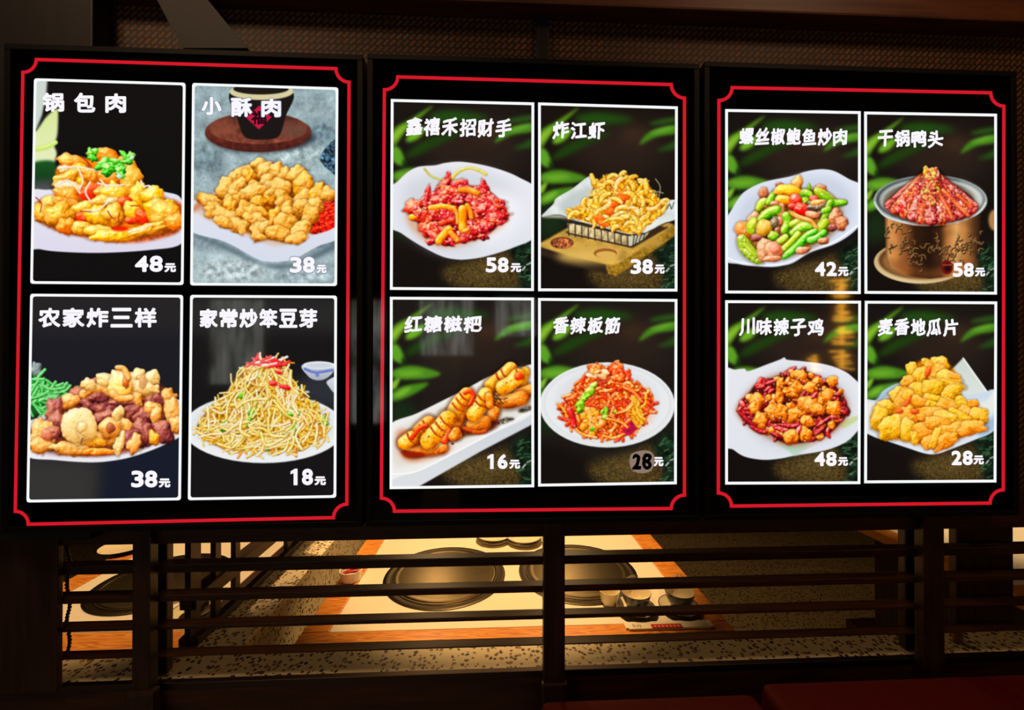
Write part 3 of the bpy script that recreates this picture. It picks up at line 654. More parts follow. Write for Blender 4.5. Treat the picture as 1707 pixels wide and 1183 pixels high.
for a in [(370, 520, 17, 42, 8), (345, 565, 30, 46, 20), (310, 620, 32, 60, 30), (250, 620, 18, 60, 12), (232, 680, 30, 50, 15), (172, 675, 46, 40, 0), (205, 720, 40, 34, 0), (440, 560, 50, 40, 0), (400, 600, 70, 44, 10), (580, 560, 22, 34, -20), (560, 600, 40, 34, 0), (490, 600, 60, 36, 10), (345, 640, 84, 30, -8), (450, 640, 50, 32, 0), (540, 640, 70, 36, 8), (620, 650, 74, 36, 20), (660, 700, 56, 44, 30), (590, 690, 72, 40, 10), (640, 745, 70, 32, -15), (330, 725, 110, 40, -4), (230, 740, 40, 34, 0), (390, 765, 70, 26, -10), (265, 800, 56, 44, 30), (300, 845, 50, 34, 30),
          (530, 770, 50, 24, 0), (600, 770, 60, 20, -10), (500, 830, 80, 38, -14), (570, 800, 66, 30, -20), (380, 830, 60, 38, 20), (440, 865, 60, 26, -10), (575, 852, 28, 16, 10), (360, 885, 44, 18, 15), (270, 880, 22, 18, 0), (680, 770, 26, 12, -20)]:
    p.lump(*a, p.r.choice([CLAW, CLAW, CLAW2]), bump=1.5, irr=.2, spec=.28, fine=.9, ao=.7)
p.grow = 1.0
for i in range(150):
    x, y = p.inside([(150, 680), (250, 600), (365, 500), (430, 540), (580, 560), (700, 680), (680, 760), (560, 840), (400, 880), (230, 820)], 1)[0]
    p.lump(x, y, p.r.uniform(8, 16), p.r.uniform(6, 12), p.r.uniform(-80, 80), p.r.choice([CLAW, CLAW2, CLAW2, [(80, 4, 12), (190, 26, 40), (235, 110, 110), (255, 215, 210)]]), bump=.5, irr=.25, spec=.3, ao=.6)
for t, hw in [([(370, 505), (368, 480)], 7), ([(262, 565), (245, 640)], 9), ([(575, 545), (590, 590)], 9)]: p.strand(t, hw, CLAW, bump=.6, spec=.3)
p.strand([(445, 580), (500, 582), (545, 600)], 17, AMBER); p.strand([(270, 682), (340, 674), (405, 684)], 15, ORANGE); p.strand([(405, 684), (425, 720), (428, 770)], 12, AMBER)
p.strand([(482, 670), (500, 705), (508, 740)], 15, AMBER); p.strand([(456, 690), (458, 740), (456, 800)], 24, ORANGE); p.strand([(376, 808), (345, 840), (318, 876)], 22, ORANGE)
p.lump(165, 738, 24, 18, 0, ORANGE); p.strand([(330, 775), (400, 755)], 16, CLAW2); p.lump(475, 815, 26, 14, -15, AMBER); p.strand([(390, 830), (425, 870)], 16, AMBER)

# 6 -- fried river shrimp ------------------------------------------------------------
p = pic([(897, 170.7), (1129.9, 177.3), (1129.3, 485.7), (897, 485.2)], (885, 150), 3.4794, (22, 16, 12), 6)
leaf_ground(p, (42, 72, 850, 1168))
p.cur = 1
p.poly([(40, 910), (60, 920), (300, 985), (450, 1016), (460, 1070), (420, 1060), (300, 1030), (40, 950)], (48, 34, 24), blur=5)
p.poly([(440, 1005), (500, 1000), (830, 785), (836, 830), (800, 870), (520, 1060), (480, 1070), (445, 1062)], (150, 112, 28), tex=.2, blur=2, grad=(166, 124, 30))
p.poly([(40, 895), (215, 798), (600, 740), (800, 768), (832, 782), (520, 1000), (470, 1016), (420, 1008), (200, 955), (60, 912)], (206, 160, 66), smooth=False, tex=.12, tsc=10, blur=3)
p.ell(330, 960, 180, 40, (226, 184, 90), blur=24); p.ell(640, 880, 130, 34, (196, 150, 60), blur=20)
p.ell(180, 886, 68, 34, (120, 58, 30)); p.ell(180, 888, 60, 28, (176, 92, 52), tex=.6)
p.ell(432, 946, 68, 28, (158, 92, 40)); p.ell(436, 954, 58, 20, (222, 176, 84))
p.poly([(195, 825), (560, 905), (590, 916), (790, 800), (700, 770), (300, 780)], (60, 36, 16), smooth=False, blur=4)
p.poly([(210, 770), (565, 838), (690, 820), (640, 880), (580, 908), (220, 830)], (206, 184, 134), smooth=False, tex=.3, tsc=5, blur=2)
for i in range(8): p.lump(245 + i * 42, 800 + i * 9.5, 17, 26, 8, [(150, 120, 70), (214, 186, 124), (240, 222, 176)], bump=.3, ao=.2, spec=0)
p.poly([(560, 840), (680, 830), (630, 885), (575, 906)], (206, 206, 176), smooth=False, blur=2)
for i in range(10):
    x = 218 + i * 38; y = 776 + i * 7; p.strand([(x, y), (x + 2, y + 66)], 3.2, [(26, 20, 16), (62, 50, 42)], ao=.2)
for x0, y0, x1, y1 in [(600, 838, 592, 900), (622, 836, 606, 888), (644, 832, 628, 874), (664, 828, 650, 860)]: p.strand([(x0, y0), (x1, y1)], 3, [(26, 20, 16), (62, 50, 42)], ao=.2)
p.strand([(215, 830), (400, 870), (578, 910)], 4, [(22, 18, 14), (56, 44, 36)], sm=False); p.strand([(578, 910), (790, 795)], 4, [(30, 22, 14), (56, 44, 36)])
p.poly([(62, 735), (95, 695), (130, 660), (150, 625), (240, 572), (342, 498), (372, 540), (400, 620), (600, 700), (720, 660), (845, 640), (845, 742), (760, 775), (660, 832), (570, 836), (400, 792), (240, 752), (190, 728), (140, 722)], (226, 233, 230), tex=.05, tsc=10, blur=1)
p.poly([(170, 650), (330, 560), (350, 600), (260, 690), (190, 715)], (194, 204, 202), blur=16)
p.poly([(60, 738), (140, 724), (195, 732), (300, 770), (200, 745)], (178, 176, 160), blur=5)
p.strand([(790, 690), (805, 660), (815, 690), (830, 650)], 3, [(70, 80, 70)] * 2, ao=0)
p.strand([(183, 754), (380, 800), (565, 842), (660, 832)], 4.5, [(22, 16, 12), (60, 48, 40)], sm=False); p.strand([(660, 832), (790, 768)], 3, [(40, 30, 22), (70, 60, 50)])
p.cur = 2
MS = [(348, 500), (372, 545), (430, 492), (490, 490), (548, 486), (600, 520), (640, 560), (665, 515), (690, 560), (735, 620), (785, 662), (740, 735), (640, 812), (560, 830), (430, 790), (300, 760), (200, 712), (310, 650), (360, 570)]
p.poly(MS, (206, 142, 40), tex=.5, blur=4)
p.shreds(MS, 150, (16, 40), (3, 5), [SHRIMP, SHRIMPR], ao=.4)
def shrimp(x, y, a, l, w, pal):
    a = math.radians(a); c = p.r.uniform(.25, 1.0); l *= 1.0 + .25 * (1 - c); q = [(-l, .25 * l * c), (-.5 * l, -.22 * l * c), (.1 * l, -.34 * l * c), (.65 * l, -.08 * l * c), (.85 * l, .3 * l * c)]
    p.strand([(x + u * math.cos(a) - v * math.sin(a), y + u * math.sin(a) + v * math.cos(a)) for u, v in q], w * p.r.uniform(.8, 1.05), pal, bump=.9, ao=.5, taper=.55, spec=.1, fine=.6)
for x, y in sorted(p.inside(MS, 95), key=lambda t: t[1]): shrimp(x, y, p.r.uniform(-180, 180), p.r.uniform(24, 40), p.r.uniform(12, 18), p.r.choice([SHRIMP, SHRIMP, SHRIMP, YEL]))
for a in [(540, 610, 34, 26), (520, 640, 30, 30), (470, 665, 24, 30), (450, 700, 34, 26), (395, 745, 36, 26), (420, 775, 30, 18)]: p.lump(*a, 20, [(150, 30, 6), (226, 86, 24), (248, 140, 60)], bump=.5, ao=.3)
for a in [(495, 640, 20, 38, 15), (580, 620, 40, 44, 16), (530, 690, -10, 42, 15), (405, 700, -30, 36, 16), (480, 755, -8, 56, 14), (600, 700, 30, 36, 15), (710, 680, 160, 38, 16), (600, 755, 60, 34, 14), (570, 780, -20, 34, 14), (640, 640, 70, 40, 15), (450, 545, -20, 34, 14), (510, 540, -60, 38, 15), (430, 620, -40, 36, 16), (440, 665, 130, 34, 14)]: shrimp(*a, p.r.choice([SHRIMP, [(190, 110, 30), (240, 178, 90), (255, 215, 140), (255, 236, 190)]]))
p.strand([(352, 495), (370, 540)], 13, SHRIMP); p.strand([(665, 520), (672, 600)], 14, SHRIMP, taper=.3)
for t in [[(590, 510), (602, 490)], [(722, 515), (750, 560), (742, 620)], [(700, 610), (730, 590), (768, 598)], [(540, 486), (548, 500)]]: p.strand(t, 2.4, [(150, 140, 110), (200, 190, 160)], ao=0)

# 7 -- brown sugar rice cakes ---------------------------------------------------------
p = pic([(650, 494.5), (890, 495.9), (890.6, 811.8), (649.5, 815)], (640, 485), 3.4794, (26, 22, 20), 7)
leaf_ground(p, (38, 40, 872, 1140))
p.cur = 1
p.poly([(20, 1050), (200, 1040), (320, 985), (880, 680), (880, 762), (560, 930), (205, 1132), (100, 1150), (20, 1150)], (206, 212, 218), smooth=False, blur=2, grad=(222, 224, 228))
p.poly([(20, 795), (200, 705), (460, 575), (600, 500), (735, 445), (800, 438), (880, 446), (880, 688), (620, 832), (330, 985), (200, 1046), (120, 1066), (20, 1072)], (240, 238, 234))
p.poly([(60, 820), (460, 610), (750, 470), (850, 470), (850, 660), (600, 800), (280, 960), (130, 1010), (60, 1010)], (226, 222, 214), blur=18)
p.strand([(20, 1062), (120, 1058), (200, 1040), (330, 978), (620, 826), (880, 682)], 4, [(250, 250, 250)] * 2, ao=.1)
p.poly([(70, 860), (110, 800), (300, 880), (400, 900), (330, 950), (180, 990), (100, 960)], (226, 130, 80), blur=14, alpha=.8)
for q in [[(620, 640), (690, 610), (730, 630), (660, 670)], [(780, 690), (860, 660), (880, 680), (800, 705)], [(640, 770), (700, 735), (760, 740), (690, 770)]]: p.poly(q, (92, 84, 66), blur=6, tex=.9)
p.poly([(120, 930), (400, 800), (640, 740), (640, 800), (420, 860), (200, 970)], (110, 40, 14), blur=8)
p.cur = 2
BR = [(90, 12, 0), (160, 50, 14), (206, 100, 40)]
def roll(pts, hw, pal=ROLL, syr=()):
    p.strand(pts, hw, pal, bump=.45, spec=.12, ao=.75)
    (x0, y0), (x1, y1) = pts[0], pts[-1]; dx, dy = x1 - x0, y1 - y0; l = math.hypot(dx, dy); nx_, ny_ = -dy / l * hw * .86, dx / l * hw * .86
    for f in syr:
        cx, cy = x0 + dx * f, y0 + dy * f; p.strand([(cx - nx_, cy - ny_), (cx + dx / l * 10, cy + dy / l * 10), (cx + nx_, cy + ny_)], 6, BR, ao=.1, spec=.3)
roll([(815, 470), (800, 530)], 30, YEL); roll([(860, 570), (780, 600)], 34, ROLLD); roll([(645, 628), (720, 640), (800, 620)], 42, ROLLD)
p.dots([(630, 620), (640, 590), (720, 620), (690, 660), (640, 650)], 60, (3, 5), [(50, 34, 20), (96, 80, 60), (30, 20, 14)])
roll([(735, 448), (690, 490), (620, 548)], 38, ROLL, (.3, .55)); roll([(775, 490), (740, 530), (690, 558)], 42, ROLL, (-.15,))
p.lump(780, 492, 24, 26, 0, REDS)
roll([(640, 700), (630, 725)], 34, ROLLD); roll([(520, 775), (580, 765)], 44, ROLLD); p.strand([(450, 790), (540, 820), (590, 812)], 12, BR, ao=.2); roll([(430, 760), (400, 800), (420, 830)], 34, KIM2)
roll([(480, 660), (450, 720)], 36, AMBER); roll([(480, 600), (435, 650), (408, 695)], 42, ROLL, (.15, .45, .75)); p.strand([(470, 590), (500, 580), (520, 610), (500, 660)], 13, REDS, ao=.2)
roll([(590, 600), (560, 665), (520, 715)], 42, ROLL, (.2, .45)); roll([(610, 610), (615, 660)], 22, AMBER)
roll([(160, 915), (260, 920), (335, 910)], 34, KIM2); p.poly([(100, 925), (220, 935), (230, 955), (130, 960)], (120, 24, 6), blur=6)
roll([(260, 765), (205, 815), (180, 860)], 42, AMBER, (.1, .35)); roll([(160, 850), (120, 880)], 40, ROLL, (.1,)); p.strand([(245, 780), (200, 800), (165, 850)], 14, REDS, ao=.2)
roll([(370, 745), (310, 815), (262, 868)], 52, ROLL, (.1, .35, .6)); p.strand([(380, 815), (350, 870)], 18, REDS, ao=.3); roll([(420, 815), (400, 845)], 26, AMBER)
p.dots([(300, 720), (420, 700), (600, 600), (700, 480), (740, 520), (420, 830), (200, 880), (110, 860)], 120, (2, 4), [(120, 50, 14), (160, 90, 30), (90, 30, 8)])
p.ell(398, 885, 10, 6, (60, 24, 14)); p.ell(345, 835, 6, 5, (90, 20, 10))

# 8 -- spicy mixed tendon -------------------------------------------------------------
p = pic([(897, 496.5), (1129.3, 498.2), (1128.2, 806.9), (897, 810.7)], (885, 485), 3.4794, (27, 23, 20), 8)
leaf_ground(p, (42, 48, 848, 1126))
p.cur = 1
p.ell(443, 660, 392, 247, (238, 239, 240), grad=(228, 230, 230)); p.ell(443, 652, 372, 228, (216, 218, 222), blur=4); p.ell(443, 654, 364, 222, (233, 234, 236), blur=6); p.ell(445, 640, 300, 190, (222, 224, 228), blur=20)
p.ell(450, 690, 270, 160, (240, 196, 160), blur=20, alpha=.7)
p.cur = 2
MK = [(328, 428), (380, 432), (440, 440), (490, 408), (535, 440), (545, 490), (600, 530), (660, 560), (708, 600), (705, 680), (650, 770), (600, 820), (480, 852), (390, 855), (300, 830), (240, 780), (190, 740), (165, 665), (210, 640), (240, 570), (290, 510), (330, 480)]
p.poly(MK, (196, 76, 28), tex=.6, blur=3)
p.shreds(MK, 230, (30, 80), (6, 11), [KIM, KIM, KIM2, REDS, [(110, 10, 10), (180, 30, 24), (220, 90, 70)]], curl=.8, bump=.7, ao=.6, spec=.2)
p.heap([(280, 700), (400, 680), (420, 780), (350, 840), (290, 790)], 26, (20, 36), (14, 22), [KIM2, [(150, 70, 10), (235, 150, 40), (250, 200, 100)]], bump=1.0, spec=.1)
p.shreds([(580, 640), (660, 640), (640, 740), (600, 780)], 22, (50, 100), (6, 9), [[(170, 90, 10), (238, 170, 50), (252, 212, 110)]], ang=lambda x, y: 70, ao=.5)
p.poly([(535, 795), (585, 750), (620, 800), (590, 826), (530, 840)], (156, 24, 56), smooth=False, tex=.3, blur=1)
for a in [(360, 550, 30, 16, -40), (340, 580, 34, 20, -50), (310, 620, 36, 22, -40), (290, 660, 24, 30, 0), (280, 690, 16, 20, 0), (430, 700, 22, 26, 0), (432, 730, 18, 16, 0), (488, 698, 16, 14, 0), (356, 800, 14, 12, 0)]: p.lump(*a, [(30, 70, 8), (96, 160, 24), (160, 205, 60), (225, 240, 150)], bump=.8, irr=.25)
for a in [(400, 480, 60, 26, -5), (350, 490, 34, 14, 10), (520, 470, 14, 30, 20)]: p.lump(*a, [(190, 120, 70), (245, 205, 150), (255, 240, 215)], bump=.6, irr=.25)
p.heap([(335, 430), (400, 440), (400, 470), (340, 470)], 12, (14, 24), (10, 18), [KIM, KIM2], bump=.8); p.heap([(470, 420), (525, 430), (530, 520), (470, 530)], 18, (16, 28), (12, 20), [KIM, REDS], bump=.8, spec=.25)
for t in [[(155, 655), (185, 680), (210, 730)], [(185, 615), (230, 600)], [(470, 530), (560, 550), (610, 600)], [(440, 740), (520, 760), (560, 790)], [(420, 840), (480, 852), (540, 830)], [(250, 790), (300, 830), (380, 850)], [(540, 560), (600, 590), (640, 640)], [(500, 710), (560, 690), (590, 660)], [(450, 600), (480, 660), (470, 700)]]: p.strand(t, 8, p.r.choice([KIM, KIM2]), ao=.6, spec=.25)
for t in [[(225, 690), (245, 740), (250, 780)]]: p.strand(t, 16, CLAW)
p.dots(MK, 90, (2.5, 4.5), [(90, 16, 4), (250, 220, 170), (120, 30, 10)])

# 9 -- green pepper, abalone and pork ---------------------------------------------------
p = pic([(1208.9, 181.7), (1434.9, 185.3), (1434.9, 489.9), (1208.9, 488.8)], (1195, 170), 3.5848, (21, 17, 15), 9)
leaf_ground(p, (52, 50, 860, 1145))
p.cur = 1
p.poly([(40, 740), (90, 640), (120, 590), (160, 540), (230, 498), (310, 470), (440, 444), (520, 418), (590, 404), (650, 402), (710, 416), (790, 460), (880, 510), (890, 640), (860, 725), (800, 790), (700, 850), (560, 898), (460, 958), (400, 976), (330, 985), (220, 980), (130, 968), (40, 935)], (226, 231, 243), grad=(216, 224, 240))
p.poly([(140, 640), (280, 520), (620, 440), (800, 540), (780, 740), (560, 860), (340, 950), (120, 900)], (204, 212, 228), blur=26)
p.strand([(60, 930), (130, 955), (220, 968), (330, 974), (440, 952), (560, 888), (700, 836), (840, 738)], 5, [(246, 248, 252)] * 2, ao=.05)
p.poly([(150, 760), (300, 600), (560, 520), (740, 620), (720, 760), (560, 880), (340, 940), (180, 880)], (150, 110, 70), blur=16, alpha=.8)
p.cur = 2
p.poly([(170, 760), (280, 600), (560, 520), (700, 620), (690, 760), (520, 880), (330, 935), (200, 880)], (112, 78, 34), blur=6, tex=.5, tsc=5); p.grow = 1.18
p.heap([(170, 760), (280, 600), (560, 520), (700, 620), (690, 760), (520, 880), (330, 925), (200, 880)], 60, (16, 32), (12, 22), [MEAT, TAN, PEP2, PEP, DARKM, MAROON], bump=.8, spec=.25, ao=.5)
p.lump(480, 490, 30, 40, 15, TAN); p.lump(375, 495, 20, 14, 0, MAROON); p.lump(280, 545, 26, 32, 0, MEAT); p.lump(620, 520, 34, 24, 20, MEAT)
for t, hw, pal in [([(245, 640), (270, 600), (300, 590)], 20, PEP2), ([(305, 605), (325, 575), (345, 545)], 19, PEP), ([(490, 545), (530, 542), (562, 556)], 20, PEP), ([(600, 530), (640, 560), (690, 590)], 26, PEP2), ([(630, 555), (690, 600), (765, 600)], 20, PEP), ([(550, 490), (555, 520)], 8, PEP)]: p.strand(t, hw * 1.15, pal, bump=.15, spec=.4, ao=.5, taper=.3)
p.lump(420, 528, 66, 32, 5, YEL, bump=.5); p.lump(395, 585, 42, 26, 0, ORANGE); p.lump(350, 610, 30, 16, 0, MEAT)
p.strand([(388, 620), (392, 680)], 17, MEAT); p.lump(375, 710, 34, 24, 0, MEAT); p.lump(215, 710, 30, 50, 20, MEAT); p.lump(165, 765, 46, 48, 0, [(130, 60, 20), (220, 130, 60), (245, 180, 110)], bump=.9); p.lump(220, 745, 34, 50, 10, PEP2, bump=1.0)
p.strand([(262, 705), (310, 665), (362, 640)], 32, PEP, bump=.15, spec=.35, ao=.6, taper=.3); p.lump(285, 770, 54, 46, -35, DARKM, bump=.5); p.lump(282, 752, 46, 40, -35, [(150, 90, 10), (222, 168, 60), (245, 215, 130)], bump=.6); p.lump(345, 720, 20, 30, 0, DARKM)
p.lump(470, 582, 34, 28, 0, [(110, 6, 6), (210, 34, 24), (245, 130, 110)], spec=.4); p.lump(452, 625, 26, 20, 0, [(110, 6, 6), (190, 34, 24), (240, 130, 110)]); p.lump(515, 640, 44, 34, 10, [(140, 4, 4), (226, 20, 14), (250, 110, 90)], spec=.4); p.lump(580, 575, 22, 18, 0, [(110, 6, 6), (200, 34, 24), (245, 130, 110)])
p.lump(610, 620, 58, 28, -10, DARKM, bump=.6, spec=.3); p.lump(600, 598, 40, 14, -10, TAN); p.lump(570, 675, 36, 22, 10, MEAT)
p.strand([(590, 770), (640, 700), (670, 620), (680, 600)], 20, PEP, spec=.3, ao=.6); p.strand([(610, 770), (650, 720)], 26, PEP2); p.strand([(640, 650), (670, 640)], 18, PEP)
p.strand([(405, 765), (425, 720), (415, 680)], 26, PEP, spec=.3); p.strand([(450, 730), (500, 708), (560, 715)], 20, PEP2); p.strand([(455, 785), (510, 745), (560, 745)], 28, PEP, spec=.35, bump=.2, taper=.2)
p.strand([(450, 668), (500, 690), (560, 710), (592, 750)], 13, TAN, ao=.6); p.lump(710, 690, 34, 48, 10, MEAT, bump=1.0); p.lump(745, 725, 34, 36, 0, MEAT, bump=1.0); p.lump(690, 750, 26, 18, 0, MAROON)
p.strand([(370, 760), (366, 800)], 10, MAROON); p.lump(335, 800, 28, 24, 0, PEP); p.strand([(370, 835), (410, 805)], 18, PEP2); p.strand([(390, 888), (440, 840), (485, 790)], 20, PEP2, spec=.3)
p.strand([(400, 925), (470, 870), (540, 800), (590, 770)], 24, [(10, 66, 6), (50, 150, 20), (96, 196, 40), (190, 240, 130)], spec=.4, taper=.35); p.strand([(555, 825), (600, 810), (640, 780)], 20, [(10, 66, 6), (60, 160, 24), (110, 205, 60), (200, 245, 150)], spec=.3)
p.strand([(150, 820), (180, 880), (245, 940)], 40, [(40, 60, 4), (116, 146, 26), (176, 200, 70), (235, 245, 180)], bump=.7, spec=.3, taper=.25); p.strand([(165, 850), (235, 925)], 10, PEP2)
p.lump(285, 880, 44, 58, 0, [(120, 60, 40), (214, 150, 105), (245, 200, 160)], bump=1.0); p.lump(340, 890, 44, 48, 0, MEAT, bump=1.0); p.lump(345, 875, 26, 26, 0, [(150, 60, 40), (230, 140, 110), (250, 190, 160)]); p.lump(330, 935, 50, 16, -5, MEAT)
p.lump(512, 885, 38, 20, -10, MEAT); p.lump(635, 830, 30, 18, 0, MEAT); p.lump(235, 810, 26, 20, 0, MAROON)

# 10 -- dry pot duck heads ----------------------------------------------------------------
p = pic([(1440.6, 185.9), (1662, 189.5), (1662, 490.8), (1441.2, 489.4)], (1430, 170), 3.5848, (20, 15, 13), 10)
leaf_ground(p, (40, 65, 832, 1148))
p.ell(815, 705, 34, 62, (176, 128, 76), blur=5)
p.cur = 1
p.ell(376, 955, 280, 130, (196, 160, 104), grad=(226, 200, 150)); p.ell(380, 945, 256, 112, (90, 56, 26), blur=6); p.ell(392, 950, 244, 104, (150, 108, 60), blur=10)
BODY = [(160, 660), (735, 660), (728, 800), (705, 930), (670, 1005), (560, 1042), (430, 1056), (300, 1040), (200, 990), (168, 910)]
p.poly(BODY, (96, 54, 24), smooth=False)
w_ = p.win(p.T((150, 640)), p.T((745, 1066)))
mb = p.mask(p.T(BODY), w_); xs = (np.arange(w_[0], w_[2]) + .5 - p.T((0, 0))[0]) / S * p.k
cols = np.array([[96, 52, 22], [206, 146, 84], [186, 118, 60], [132, 76, 36], [52, 28, 14], [34, 18, 10], [60, 34, 18], [176, 108, 52], [224, 164, 96], [190, 124, 62], [96, 58, 28], [40, 24, 14]], float); kx = [160, 185, 230, 290, 340, 430, 495, 530, 590, 640, 690, 735]
row = np.stack([np.interp(xs, kx, cols[:, i]) for i in range(3)], 1)[None] * np.ones((w_[3] - w_[1], 1, 1))
row = row * (1 + .06 * nz(10, row.shape[0], row.shape[1], 77))[..., None]; p.put(w_, mb, np.clip(row, 0, 255))
p.poly([(170, 930), (430, 1000), (700, 930), (670, 1010), (430, 1056), (200, 990)], (150, 84, 36), blur=20, alpha=.5)
q = p.r
for x0, y0, n in [(210, 800, 5), (240, 880, 7), (300, 850, 8), (320, 920, 6), (450, 880, 8), (480, 850, 6), (520, 910, 6), (600, 860, 9), (650, 840, 9), (690, 870, 7), (590, 910, 7), (720, 840, 4), (260, 770, 4), (360, 940, 5)]:
    for i in range(n):
        x, y = x0 + q.gauss(0, 26), y0 + q.gauss(0, 24); a = q.uniform(0, 6.3); l = q.uniform(12, 26)
        t = [(x, y), (x + l * math.cos(a), y + l * math.sin(a)), (x + l * math.cos(a) + l * math.cos(a + 1.4), y + l * math.sin(a) + l * math.sin(a + 1.4))]
        p.strand([(u + 3, v + 4) for u, v in t], 4, [(44, 24, 10)] * 2, ao=0); p.strand(t, 2, [(110, 70, 30), (166, 116, 60), (206, 164, 100)], ao=0)
p.ell(434, 588, 340, 152, (150, 160, 160), grad=(206, 212, 208)); p.ell(434, 584, 326, 140, (64, 74, 74), blur=5); p.ell(436, 586, 308, 130, (196, 200, 194), blur=5, grad=(140, 148, 146)); p.ell(440, 592, 286, 118, (92, 84, 76), blur=5, grad=(176, 150, 118)); p.ell(442, 604, 262, 106, (66, 36, 28), blur=6)
p.poly([(600, 470), (720, 520), (752, 590), (700, 640), (690, 560)], (220, 224, 218), blur=14, alpha=.8)
p.strand([(100, 600), (160, 680), (300, 725), (434, 736), (600, 716), (720, 660), (764, 600)], 5, [(214, 220, 218)] * 2, ao=.1)
p.cur = 2
DU = [(430, 395), (470, 405), (520, 455), (600, 530), (695, 620), (700, 665), (560, 705), (430, 718), (270, 690), (185, 650), (190, 595), (250, 560), (320, 515), (375, 440)]
p.poly(DU, (120, 34, 32), tex=.4, blur=3)
for x1, y1 in [(190, 630), (230, 655), (690, 640), (650, 665), (280, 680), (610, 690), (330, 695), (560, 700), (380, 708), (500, 708), (440, 712)]:
    x0 = 432 + (x1 - 432) * .12; p.strand([(x0, 440), ((x0 + x1) / 2 + (x1 - 432) * .05, (440 + y1) / 2 - 8), (x1, y1 - 14)], q.uniform(20, 36), q.choice([DUCK, DUCK, DUCK2]), bump=1.5, spec=.25, ao=.7, taper=-.25)
for i in range(170):
    x, y = p.inside(DU, 1)[0]; p.lump(x, y, q.uniform(7, 20), q.uniform(5, 11), q.uniform(20, 90), q.choice([DUCK, DUCK2, [(120, 60, 50), (220, 140, 130), (250, 205, 195)], CLAW]), irr=.3, ao=.3, spec=.3)
for t in [[(510, 530), (580, 600), (660, 680)], [(480, 540), (540, 640), (560, 690)], [(600, 560), (680, 630)]]: p.strand(t, 12, DUCK2, spec=.3)
p.heap([(392, 395), (470, 395), (472, 430), (395, 430)], 12, (10, 18), (8, 14), [[(120, 90, 20), (210, 170, 60), (245, 215, 130)], DUCK2, YEL])
p.heap([(400, 430), (470, 430), (490, 580), (440, 640), (390, 580)], 34, (7, 15), (6, 10), [[(110, 100, 20), (190, 180, 60), (235, 225, 140)], DUCK2, [(150, 80, 20), (225, 160, 80), (250, 215, 150)]])
p.dots(DU, 60, (3, 6), [(226, 176, 90), (190, 120, 60), (250, 215, 160)])
p.cur = 1
p.ell(533, 988, 36, 42, (110, 18, 14)); p.ell(536, 988, 20, 26, (40, 8, 8), blur=3); p.strand([(510, 975), (560, 972)], 4, [(170, 60, 50)] * 2, ao=0)

# 11 -- Sichuan chilli chicken --------------------------------------------------------------
p = pic([(1208.9, 500.3), (1435.4, 501.2), (1434.3, 806.6), (1208.9, 807.4)], (1195, 490), 3.5848, (22, 18, 16), 11)
leaf_ground(p, (52, 46, 860, 1134))
p.cur = 1
p.poly([(40, 475), (110, 452), (165, 446), (190, 460), (300, 420), (375, 392), (405, 378), (420, 392), (520, 402), (640, 418), (740, 450), (810, 495), (890, 590), (890, 740), (830, 830), (760, 890), (640, 935), (470, 964), (380, 982), (280, 990), (170, 972), (100, 930), (40, 870)], (231, 232, 238), grad=(226, 228, 236))
p.poly([(160, 600), (420, 440), (700, 500), (800, 640), (740, 820), (460, 920), (240, 860)], (210, 212, 220), blur=30)
p.poly([(350, 880), (460, 890), (560, 880), (480, 962), (430, 940)], (176, 214, 190), blur=5); p.poly([(740, 770), (850, 722), (850, 745), (760, 800)], (200, 214, 150), blur=6); p.strand([(470, 955), (640, 860), (740, 770)], 5, [(206, 196, 190)] * 2, ao=0)
p.poly([(130, 650), (260, 520), (440, 460), (560, 470), (740, 570), (790, 700), (730, 800), (640, 860), (500, 905), (390, 900), (200, 800), (120, 720)], (190, 110, 80), blur=14, alpha=.8)
p.cur = 2
MC = [(240, 530), (330, 500), (440, 462), (530, 458), (640, 510), (740, 580), (785, 700), (730, 780), (650, 850), (520, 888), (400, 890), (320, 840), (200, 785), (130, 715), (135, 650), (190, 590)]
p.poly(MC, (62, 16, 14), tex=.6, blur=3)
p.grow = 1.1
p.shreds(MC, 150, (40, 80), (10, 17), [CHILI, CHILI, [(14, 2, 3), (54, 6, 10), (100, 14, 20), (200, 80, 76)], [(60, 4, 8), (150, 12, 20), (196, 34, 34), (250, 140, 120)]], curl=.9, spec=.4, ao=.6, taper=.6)
p.heap(MC, 36, (14, 26), (12, 22), [NUG, AMBER, KIM2], bump=1.2, ao=.7, fine=.8)
for a in [(490, 485, 46, 30, 0), (380, 550, 24, 50, 5), (375, 615, 22, 46, 0), (480, 560, 40, 36, 0), (440, 590, 44, 30, 20), (600, 525, 32, 28, 0), (560, 560, 40, 30, 10), (690, 520, 30, 30, 0), (240, 635, 40, 42, 0), (225, 680, 30, 34, 0), (440, 680, 30, 34, 0), (335, 705, 42, 48, 20), (388, 705, 36, 48, 0), (480, 715, 48, 52, 20), (520, 650, 34, 40, 30), (570, 665, 50, 46, 0), (640, 640, 36, 50, 0), (700, 685, 46, 40, 0), (660, 600, 34, 34, 0), (260, 755, 42, 46, 0), (540, 760, 36, 36, 0), (445, 850, 44, 42, 0), (530, 835, 36, 40, 0), (600, 690, 44, 34, 20)]: p.lump(*a, q.choice([NUG, NUG, AMBER]), bump=1.4, irr=.15, fine=.9, ao=.7, spec=.12)
